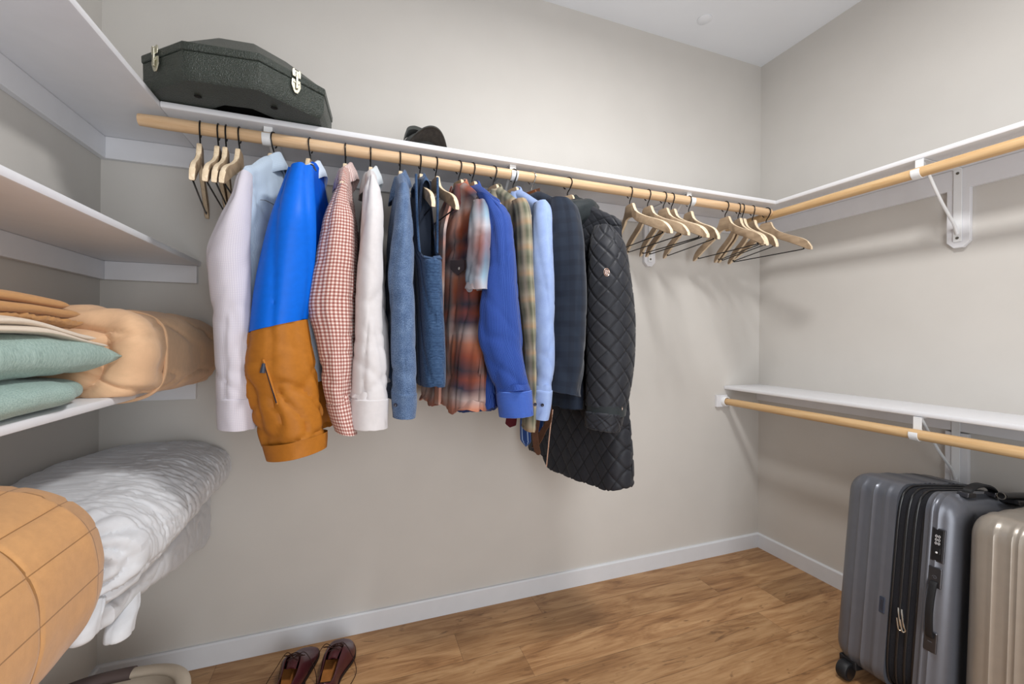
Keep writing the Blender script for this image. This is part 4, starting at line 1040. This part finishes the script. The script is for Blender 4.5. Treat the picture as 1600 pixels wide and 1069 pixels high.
def latch(f, i):
    a = Vector(CO[i]+(0,)); c = Vector(CO[(i+1) % 8]+(0,)); p = a.lerp(c, f); d = (c-a).normalized(); n_ = Vector((d.y, -d.x, 0))
    if n_.dot(p-Vector((ccx, ccy, 0))) < 0: n_ = -n_
    Mx = Matrix(((d.x, n_.x, 0, p.x+n_.x*.0045), (d.y, n_.y, 0, p.y+n_.y*.0045), (0, 0, 1, ZT), (0, 0, 0, 1)))
    l = thing  # parts of the case
    def add(b, nm):
        bmesh.ops.transform(b, matrix=Mx, verts=b.verts); return finish(b, nm, MAT['nickel'], cs, smooth=False, bevel=.0012)
    b = BM(); prism(b, [(-.012, .080), (.012, .080), (.0135, .093), (.012, .102), (.006, .104), (.006, .100), (-.006, .100), (-.006, .104), (-.012, .102), (-.0135, .093)], 'y', .002, .0055)
    prism(b, [(-.013, .074), (-.0145, .055), (-.009, .041), (-.004, .034), (.004, .034), (.009, .041), (.0145, .055), (.013, .074)], 'y', 0, .0035)
    box(b, (-.0035, .0035, .046), (.0035, .0085, .096)); box(b, (-.009, .0035, .062), (.009, .006, .068)); add(b, 'latch')
latch(.40, 0); latch(.52, 2)
# cap
cp = thing('cap', 'charcoal cap with an upturned curved brim on the upper shelf edge', 'cap', (.25, 1.60, ZT))
fwd = Vector((.12, -1, 0)).normalized(); sd = Vector((1, .12, 0)).normalized()
cc0 = Vector((.232, 1.655, ZT))
b = BM(); rings = []
for i in range(15):
    a = i/14*PI/2; r = math.cos(a)**.8; rings.append([cc0+sd*(math.cos(t)*.078*r)+fwd*(math.sin(t)*.092*r)+Vector((0, 0, .004+.088*math.sin(a))) for t in [2*PI*q/40 for q in range(40)]])
loft(b, rings[:-1], True, False, True); finish(b, 'crown', MAT['cap_out'], cp, solid=.003)
b = BM(); rings = []
for i in range(9):
    f = i/8; row = []
    for q in range(33):
        s_ = -1+2*q/32; reach = .030+.115*f*(1-.55*s_*s_)
        row.append(cc0+sd*(s_*.074*(1+.1*f))+fwd*(.055*(1-.75*s_*s_)+reach*.72)+Vector((0, 0, .006+.054*(1-abs(s_)**2.2)*(.55+.45*f))))
    rings.append(row)
loft(b, rings, False); bm_top = finish(b, 'brim', MAT['cap_out'], cp, solid=.004)
b = BM(); loft(b, [[p-Vector((0, 0, .0032)) for p in r] for r in rings], False); finish(b, 'brim_underside', MAT['cap_in'], cp, solid=.002, label='brown brim underside')
b = BM(); tail_r = []
P0 = [atY(632, 214, 1.60), atY(636, 202, 1.60), atY(646, 199, 1.60), atY(656, 202, 1.605), atY(664, 206, 1.61)]
tail_r = [[p+Vector((0, yy, zz)) for yy, zz in ((-.012, -.03 if 0 else -.012), (-.014, 0), (.03, .006), (.05, -.012))] for p in [Vector(q) for q in crom([tuple(p) for p in P0], 16)]]
for r in tail_r:
    for p in r: p.z = max(p.z, ZT+.001)
loft(b, tail_r); finish(b, 'side_panel', MAT['cap_out'], cp)

# ------------------------------------------------------------------ suitcases (built upright at the origin, then leant against the wall)
def suitcase(label, mat, W, Tk, H, loc, lean, name='suitcase', seam=.36, gapw=.075, group=None, big=True, yaw=0.0):
    """local x: from the narrow near side (0) to the wall (W); y: 0 (towards the room) .. Tk; z: 0 .. H"""
    o = thing(name, label, 'suitcase', loc, (0, lean, yaw), group)
    z0 = .052
    def shell(ya, yb, face, ribs_side, nm, top_x_ribs):
        """ya = face plane, yb = seam plane; face<0 means the face looks to -y"""
        rings = []; n = 168; L = abs(yb-ya); m = 46; rad = .055; rc = .060
        for k in range(m+1):
            t = k/m; tt = t*t*(3-2*t)*.5+t*.5 if False else t
            # start with the face disc, then the rounded edge, then the straight side
            if k <= 12: s_ = .02+(1-.02)*k/12*1.0; y = 0; ins = rad + (1-k/12)*0; sc_ = k/12
            if k <= 12:
                insx = rad; frac = .04+.96*k/12; y = 0.0
            elif k <= 26:
                a = (k-12)/14*PI/2; insx = rad*(1-math.sin(a)); y = rad*(1-math.cos(a)); frac = 1
            else:
                insx = 0; y = rad+(L-rad)*(k-26)/(m-26); frac = 1
            ring = []
            w2, h2 = W/2-insx, (H-z0)/2-insx; rr = max(.004, rc-insx*.6)
            for q in range(n):
                # rounded rectangle by arclength
                per = [(w2-rr)*2, (h2-rr)*2]; arc = PI/2*rr; tot = 2*(per[0]+per[1])+4*arc; d = q/n*tot
                segs = [('t', per[0]), ('c', arc, 0), ('r', per[1]), ('c', arc, 1), ('b', per[0]), ('c', arc, 2), ('l', per[1]), ('c', arc, 3)]
                for sg in segs:
                    if d <= sg[1]+1e-9: break
                    d -= sg[1]
                if sg[0] == 't': x, z, nx, nz_ = -(w2-rr)+d, h2, 0, 1
                elif sg[0] == 'r': x, z, nx, nz_ = w2, (h2-rr)-d, 1, 0
                elif sg[0] == 'b': x, z, nx, nz_ = (w2-rr)-d, -h2, 0, -1
                elif sg[0] == 'l': x, z, nx, nz_ = -w2, -(h2-rr)+d, -1, 0
                else:
                    a = d/rr; ox, oz, a0 = ((w2-rr, h2-rr, PI/2), (w2-rr, -(h2-rr), 0), (-(w2-rr), -(h2-rr), -PI/2), (-(w2-rr), h2-rr, PI))[sg[2]]
                    a = a0-a; x, z, nx, nz_ = ox+rr*math.cos(a), oz+rr*math.sin(a), math.cos(a), math.sin(a)
                # ribs
                def rib(p, cs_, w_=.0045):
                    return sum(.0045*math.exp(-((p-c_)/w_)**2) for c_ in cs_)
                g = 0.0
                if k > 12:
                    wz = abs(nz_) if True else 0
                    fx = rib(y, ribs_side)
                    fy = rib(x, [(-W/2+.09+j*.028) for j in range(int((W-.16)/.028))])
                    blend = sm((k-12)/8, 0, 1)
                    side = abs(nx)**2
                    if top_x_ribs: g = fx*blend
                    else: g = fx*side*blend + fy*(1-side)
                elif frac > .55:
                    g = 0
                xx, zz = x+nx*g, z+nz_*g
                if k <= 12: xx, zz = x*frac, z*frac
                ring.append(Vector((W/2+xx, (ya+(y if face < 0 else -y)) + (0.0), z0+(H-z0)/2+zz)))
            rings.append(ring)
        # vertical ribs pressed into the big face
        for r in rings[:14]:
            for p in r:
                w_ = sum(.004*math.exp(-((p.x-c_)/.006)**2) for c_ in [.09+j*.056 for j in range(int((W-.14)/.056))])
                p.y += w_*(1 if face < 0 else -1)
        b = BM(); loft(b, rings, True, True, True); return finish(b, nm, mat, o, local=True)
    ys = Tk*seam; g2 = gapw/2
    shell(0, ys-g2+.02-.02, -1, [.060, .086, ys-g2-.032], 'front_shell', True)
    shell(Tk, ys+g2, 1, [.062, ys*0+.098, (Tk-ys-g2)-.03], 'rear_shell', False)
    # zipped fabric between the halves
    def band(ya, yb, ins, nm, m, bulge=0.0, nn=8):
        rings = []
        for k in range(nn+1):
            t = k/nn; y = ya+(yb-ya)*t; d = ins-bulge*math.sin(PI*t); w2, h2, rr = W/2-d, (H-z0)/2-d, .058
            ring = []
            for q in range(96):
                a = 2*PI*q/96; ca, sa = math.cos(a), math.sin(a)
                px = math.copysign(min(1, abs(ca)**.28), ca); pz = math.copysign(min(1, abs(sa)**.28), sa)
                ring.append(Vector((W/2+w2*px, y, z0+(H-z0)/2+h2*pz)))
            rings.append(ring)
        b = BM(); loft(b, rings); return finish(b, nm, m, o, local=True)
    band(ys-g2-.001, ys+g2+.001, .0065, 'gusset', MAT['tape'], .002)
    for yy in (ys-g2+.004, ys+g2-.004, ys+.010, ys-.012):
        band(yy-.0035, yy+.0035, .003, 'zip_track', MAT['black_gloss'], .002, 4)
    # near narrow side furniture on the front shell (towards the room)
    fy = .092
    def side_box(y, z, hy, hz, d0, d1, nm, m, bev=.002):
        b = BM(); box(b, (-d1, y-hy, z-hz), (-d0, y+hy, z+hz)); return finish(b, nm, m, o, local=True, smooth=False, bevel=bev)
    yl = ys-g2-.036
    if big:
        side_box(yl, H-.150, .0165, .050, -.004, .0018, 'lock_bezel', MAT['plate'])
        lk = side_box(yl, H-.150, .0125, .046, .0018, .0030, 'combination_lock', MAT['black_gloss'])
        b = BM()
        for i in range(3):
            for j in range(2):
                yy, zz = yl-.0035+j*.007, H-.124-i*.0105
                tube(b, [(-.0034, yy+.0022*math.cos(a), zz+.0034*math.sin(a)) for a in [2*PI*q/12 for q in range(13)]], .00055, 5, caps=False)
        d = finish(b, 'digits', MAT['white_mark'], lk, local=True)
        b = BM(); box(b, (-.0045, yl-.008, H-.176), (-.003, yl+.008, H-.158)); finish(b, 'lock_button', MAT['black_gloss'], lk, local=True, smooth=False, bevel=.001)
        b = BM(); lathe(b, [(.0004, 0), (.003, 0), (.0025, .0008), (.0004, .001)], (-.0046, yl, H-.172), (-1, 0, 0), 12); finish(b, 'keyhole', MAT['white_mark'], lk, local=True)
        for zc, nm in ((H-.246, 'handle_plate'), (H-.436, 'handle_plate')):
            pl = side_box(yl, zc, .0155, .030, -.002, .0045, nm, MAT['plate'], .003)
            if zc > H-.3:
                b = BM(); tube(b, [(-.0048, yl+math.cos(a)*(.006-.0006*a), zc+math.sin(a)*(.006-.0006*a)) for a in [q*.25 for q in range(32)]], .0007, 6, caps=False)
                finish(b, 'swirl_mark', MAT['su1'], pl, local=True)
            else:
                b = BM(); box(b, (-.0052, yl-.005, zc-.001), (-.0045, yl+.005, zc+.001)); finish(b, 'line_mark', MAT['su1'], pl, local=True, smooth=False)
        rings = []
        for i in range(31):
            t = i/30; z = H-.258-.166*t; xo = -.004-.0145*math.sin(PI*t)**.7
            rings.append([Vector((xo+dx, yl+dy, z)) for dx, dy in ((-.004, -.0085), (-.0055, -.005), (-.0055, .005), (-.004, .0085), (.0, .0095), (.002, .006), (.002, -.006), (0, -.0095))])
        b = BM(); loft(b, rings); finish(b, 'side_handle', MAT['black_rubber'], o, local=True)
        for dy in (-.004, .005):
            b = BM(); tube(b, [(-.012, ys+dy, .33), (-.016, ys+dy-.004, .315), (-.016, ys+dy-.010, .285), (-.012, ys+dy-.013, .272), (-.016, ys+dy-.007, .268), (-.016, ys+dy, .30)], .0022, 8, 30); finish(b, 'zip_pull', MAT['chrome'], o, local=True)
    bd = side_box(ys+g2+.018 if big else .085, .31 if big else .205, .0085, .026, -.002, .0022, 'badge', MAT['badge'])
    b = BM()
    for i in range(5): box(b, (-.0028, (ys+g2+.018 if big else .085)-.0035, (.31 if big else .205)-.017+i*.007), (-.0020, (ys+g2+.018 if big else .085)+.0035, (.31 if big else .205)-.0135+i*.007))
    finish(b, 'raised_mark', MAT['plate'], bd, local=True, smooth=False)
    # carry handle and telescopic tube on the top
    hx0, hx1 = W*.26, W*.60; hy = ys-g2-.042
    for xx in (hx0, hx1):
        b = BM(); prism(b, [(xx-.024, H-.002), (xx-.020, H+.012), (xx+.020, H+.012), (xx+.024, H-.002)], 'y', hy-.014, hy+.014); finish(b, 'handle_mount', MAT['plate'], o, local=True, smooth=False, bevel=.002)
    rings = []
    for i in range(31):
        t = i/30; x = hx0+(hx1-hx0)*t; z = H+.010+.024*math.sin(PI*t)**.6
        rings.append([Vector((x, hy+dy, z+dz)) for dy, dz in ((-.013, 0), (-.010, .005), (.010, .005), (.013, 0), (.010, -.004), (-.010, -.004))])
    b = BM(); loft(b, rings); finish(b, 'carry_handle', MAT['black_rubber'], o, local=True)
    b = BM(); box(b, (W*.60, hy-.060, H-.012), (W*.97, hy-.012, H+.004)); finish(b, 'trolley_bezel', MAT['black_gloss'], o, local=True, smooth=False, bevel=.004)
    b = BM(); rg = [[Vector((x, hy-.036+math.cos(a)*.013, H+.012+math.sin(a)*.010)) for a in [2*PI*q/20 for q in range(20)]] for x in (W*.50, W*.505, W*.70, W*.93, W*.935)]
    loft(b, rg); finish(b, 'trolley_grip', MAT['black_gloss'], o, local=True)
    b = BM(); tube(b, [(W*.49+.002*0, hy-.036+.010*math.cos(a), H+.012+.010*math.sin(a)) for a in [2*PI*q/24 for q in range(25)]], .0016, 6, caps=False); finish(b, 'grip_ring', MAT['chrome'], o, local=True)
    # four twin wheels
    for xx in (.045, W-.05):
        for yy in (.05, Tk-.05):
            h = thing  # noqa
            b = BM(); prism(b, [(xx-.032, z0+.02), (xx+.032, z0+.02), (xx+.026, .040), (xx-.026, .040)], 'y', yy-.028, yy+.028); wh = finish(b, 'wheel_housing', MAT['black_rubber'], o, local=True, smooth=False, bevel=.006)
            cxw = xx-.034 if xx < W/2 else xx+.016
            b = BM(); lathe(b, [(.012, -.016), (.0275, -.016), (.0305, -.012), (.0305, .012), (.0275, .016), (.012, .016)], (cxw, yy, .0305), (0, 1, 0), 36); finish(b, 'wheel', MAT['black_rubber'], wh, local=True)
            for sg in (-1, 1):
                b = BM(); lathe(b, [(.0004, 0), (.0185, 0), (.0215, .0012), (.0215, .0025), (.0004, .0032)], (cxw, yy+sg*.0152, .0305), (0, sg, 0), 30); cpn = finish(b, 'wheel_cap', MAT['black_gloss'], wh, local=True)
    return o
SU1 = suitcase('graphite ribbed suitcase with combination lock nearest the corner, gusset unzipped', MAT['su1'], .455, .315, .712, (1.600, .732, .002), math.radians(6.6))
SU2 = suitcase('champagne ribbed suitcase standing in front of the graphite one, cut by the frame', MAT['su2'], .455, .315, .690, (1.632, .400, .002), math.radians(3.0), big=False, seam=.5, gapw=.03)

# ------------------------------------------------------------------ shoes
def shoe(label, toe, heel, side, group=None):
    T0, H0 = Vector(toe), Vector(heel); d = (T0-H0); L = d.length; ang = math.atan2(d.y, d.x)
    o = thing('oxford_shoe', label, 'shoe', H0, (0, 0, ang), group)
    # local x from heel (0) to toe (L), y across
    def wdt(t): return .5*(.062+.040*sm(t, .25, .68))*math.sqrt(max(0, 1-max(0, (t-.70)/.30)**2.3))*math.sqrt(max(.0, 1-max(0, (.13-t)/.13)**2.2))+.0005
    def cen(t): return side*.010*math.sin(PI*sm(t, .3, 1))
    b = BM(); rings = []
    for i in range(41):
        t = i/40; w_ = wdt(t)+.004; c = cen(t); z1 = .011+.008*max(0, t-.75)*1.2
        rings.append([Vector((t*L, c+y*w_, z)) for y, z in ((-1, .003+.006*sm(t, .7, 1)), (-1, z1), (1, z1), (1, .003+.006*sm(t, .7, 1)))])
    loft(b, rings); finish(b, 'sole', MAT['shoe_sole'], o, local=True)
    b = BM(); rings = []
    for i in range(13):
        t = -.005+.235*i/12; w_ = wdt(max(0.012, t)); rings.append([Vector((t*L, y*w_, z)) for y, z in ((-1, 0), (-1, .022), (1, .022), (1, 0))])
    loft(b, rings); finish(b, 'heel', MAT['shoe_sole'], o, local=True)
    def hgt(t): return .068-.006*sm(t, 0, .25)+.018*math.exp(-((t-.50)/.13)**2)-.036*sm(t, .52, .92)
    def opn(t): return (0 if t > .62 else .62*math.sqrt(max(0, 1-max(0, (t-.20)/.42)**2))*1.0) * sm(t, -.01, .05)
    b = BM(); nb_ = 16
    for s_ in (-1, 1):
        rings = []
        for i in range(57):
            t = .002+.996*i/56; w_ = wdt(t); c = cen(t); h = hgt(t)*math.sqrt(max(.02, 1-max(0, (t-.86)/.14)**2)); op = opn(t); ring = []
            a1 = math.acos(min(1, op)) if op > 0 else PI/2
            for q in range(nb_+1):
                a = a1*q/nb_; yy = math.cos(a)**.75 if a < PI/2-1e-6 else 0; zz = math.sin(a)**.85
                ring.append(Vector((t*L, c+s_*w_*(yy), .012+(h-.012)*zz)))
            rings.append(ring)
        loft(b, rings, False)
    bmesh.ops.remove_doubles(b, verts=b.verts, dist=.0004)
    finish(b, 'upper', MAT['burg'], o, local=True, solid=.0028)
    b = BM(); rings = []
    for i in range(30):
        t = .02+.60*i/29; w_ = wdt(t)*.86; rings.append([Vector((t*L, cen(t)+y*w_, z)) for y, z in ((-1, .0125), (-1, .0150), (1, .0150), (1, .0125))])
    loft(b, rings); finish(b, 'insole', MAT['insole'], o, local=True, label='tan leather insole')
    # toe cap seam, tongue and lacing
    b = BM(); t = .80; pts = []
    for q in range(21):
        a = PI*q/20; h = hgt(t)*1.0; pts.append((t*L-.004*math.sin(a), cen(t)+wdt(t)*1.02*math.copysign(abs(math.cos(a))**.75, math.cos(a)), .012+(h-.0105)*math.sin(a)**.85))
    tube(b, pts, .0011, 6); finish(b, 'toe_seam', MAT['burg'], o, local=True)
    b = BM(); rings = []
    for i in range(14):
        t = .40+.24*i/13; w_ = wdt(t)*.42; z = hgt(t)-.004; rings.append([Vector((t*L, cen(t)+y*w_, z+dz-.006*y*y)) for y, dz in ((-1, -.002), (-.5, 0), (0, .001), (.5, 0), (1, -.002), (0, -.004))])
    loft(b, rings); finish(b, 'tongue', MAT['burg'], o, local=True)
    b = BM()
    for i in range(4):
        t = .46+.05*i; z = hgt(t)+.0045; w_ = wdt(t)*.44
        tube(b, [(t*L, cen(t)-w_, z-.006), (t*L+.003, cen(t), z), (t*L, cen(t)+w_, z-.006)], .0013, 6, 12)
    z = hgt(.47)+.006
    for sg in (-1, 1):
        tube(b, [(.47*L, 0, z), (.46*L, sg*.018, z+.009), (.49*L, sg*.034, z+.002), (.50*L, sg*.020, z-.001), (.475*L, 0, z)], .0012, 6, 40)
        tube(b, [(.47*L, 0, z), (.52*L, sg*.03, z+.006), (.50*L, sg*.062, .045), (.40*L, sg*.082, .012), (.27*L, sg*.075, .0025), (.16*L, sg*.062, .0025)], .0012, 6, 60)
    finish(b, 'laces', MAT['lace'], o, local=True); return o
shoe('burgundy lace-up shoe on the left of the pair, toe towards the baseboard', (-.148, 1.765, 0), (-.225, 1.49, 0), 1)
shoe('burgundy lace-up shoe on the right of the pair, toe against the baseboard', (-.038, 1.772, 0), (-.090, 1.49, 0), -1)

# ------------------------------------------------------------------ laundry basket
bk = thing('laundry_basket', 'beige plastic laundry basket with a taupe grip, standing below the left shelves', 'basket', (-.555, 1.245, 0))
BX, BY, BZ, BA, BB_ = -.588, 1.255, .252, .183, .208
def ell(k, z, n=72, a0=0, a1=2*PI, da=0, e=2.9):
    out = []
    for q in range(n):
        a = a0+(a1-a0)*q/(n if abs(a1-a0-2*PI) < 1e-6 else n-1); c, s_ = math.cos(a), math.sin(a)
        out.append(Vector((BX+(BA*k+da)*math.copysign(abs(c)**(2/e), c), BY+(BB_*k+da)*math.copysign(abs(s_)**(2/e), s_), z)))
    return out
b = BM(); loft(b, [ell(.02, .012), ell(.70, .010), ell(.74, .014), ell(.80, .08), ell(.90, .20), ell(.945, BZ-.006), ell(.925, BZ-.004), ell(.88, .20), ell(.78, .08), ell(.72, .018), ell(.02, .016)], True, False, False)
for v in b.verts: v.co.z = max(v.co.z, .0005) if v.co.z > .011 else v.co.z-.0095
finish(b, 'bucket', MAT['bask'], bk)
def rim(a0, a1, w_, h, nm, mat, lift=0.0, n=60, closed=True):
    rings = []
    for q in range(n):
        a = a0+(a1-a0)*q/(n-1); c, s_ = math.cos(a), math.sin(a); px = math.copysign(abs(c)**(2/2.9), c); py = math.copysign(abs(s_)**(2/2.9), s_)
        base = Vector((BX+BA*px*.965, BY+BB_*py*.965, BZ)); out = Vector((px*BB_, py*BA, 0)).normalized()
        rings.append([base+out*(w_*math.cos(k))+Vector((0, 0, lift+h*math.sin(k))) for k in [2*PI*j/20 for j in range(20)]])
    b = BM(); loft(b, rings, True, True, True); return finish(b, nm, mat, bk)
rim(0, 2*PI, .017, .011, 'rim', MAT['bask'], n=120)
rim(1.52, 2.55, .0195, .0135, 'grip', MAT['grip'], .001)
rim(-1.62, -.59, .0195, .0135, 'grip', MAT['grip'], .001)

#PART3
# ------------------------------------------------------------------ lights
def area(name, loc, target, size, energy, col, shape='DISK', sy=None, spread=PI):
    l = bpy.data.lights.new(name, 'AREA'); l.shape = shape; l.size = size; l.energy = energy; l.color = col; l.spread = spread
    if sy: l.size_y = sy
    o = bpy.data.objects.new(name, l); COL.objects.link(o); o.location = loc
    o.rotation_euler = (Vector(target)-Vector(loc)).to_track_quat('-Z', 'Y').to_euler(); return o
area('ceiling_lamp', (.85, .56, 2.66), (.85, .56, 0), .32, 29, (1, .985, .97))
area('doorway_daylight', (.55, YF+.03, 1.05), (.55, 1, 1.05), 1.0, 31, (.96, .98, 1), 'RECTANGLE', 2.0)
w = bpy.data.worlds.new('world'); sc.world = w; w.use_nodes = True
w.node_tree.nodes['Background'].inputs[0].default_value = (.8, .84, .9, 1); w.node_tree.nodes['Background'].inputs[1].default_value = .7
sc.view_settings.view_transform = 'Standard'; sc.view_settings.look = 'None'; sc.view_settings.gamma = 1
sc.view_settings.exposure = 0.08; sc.view_settings.use_curve_mapping = False
sc.render.film_transparent = False
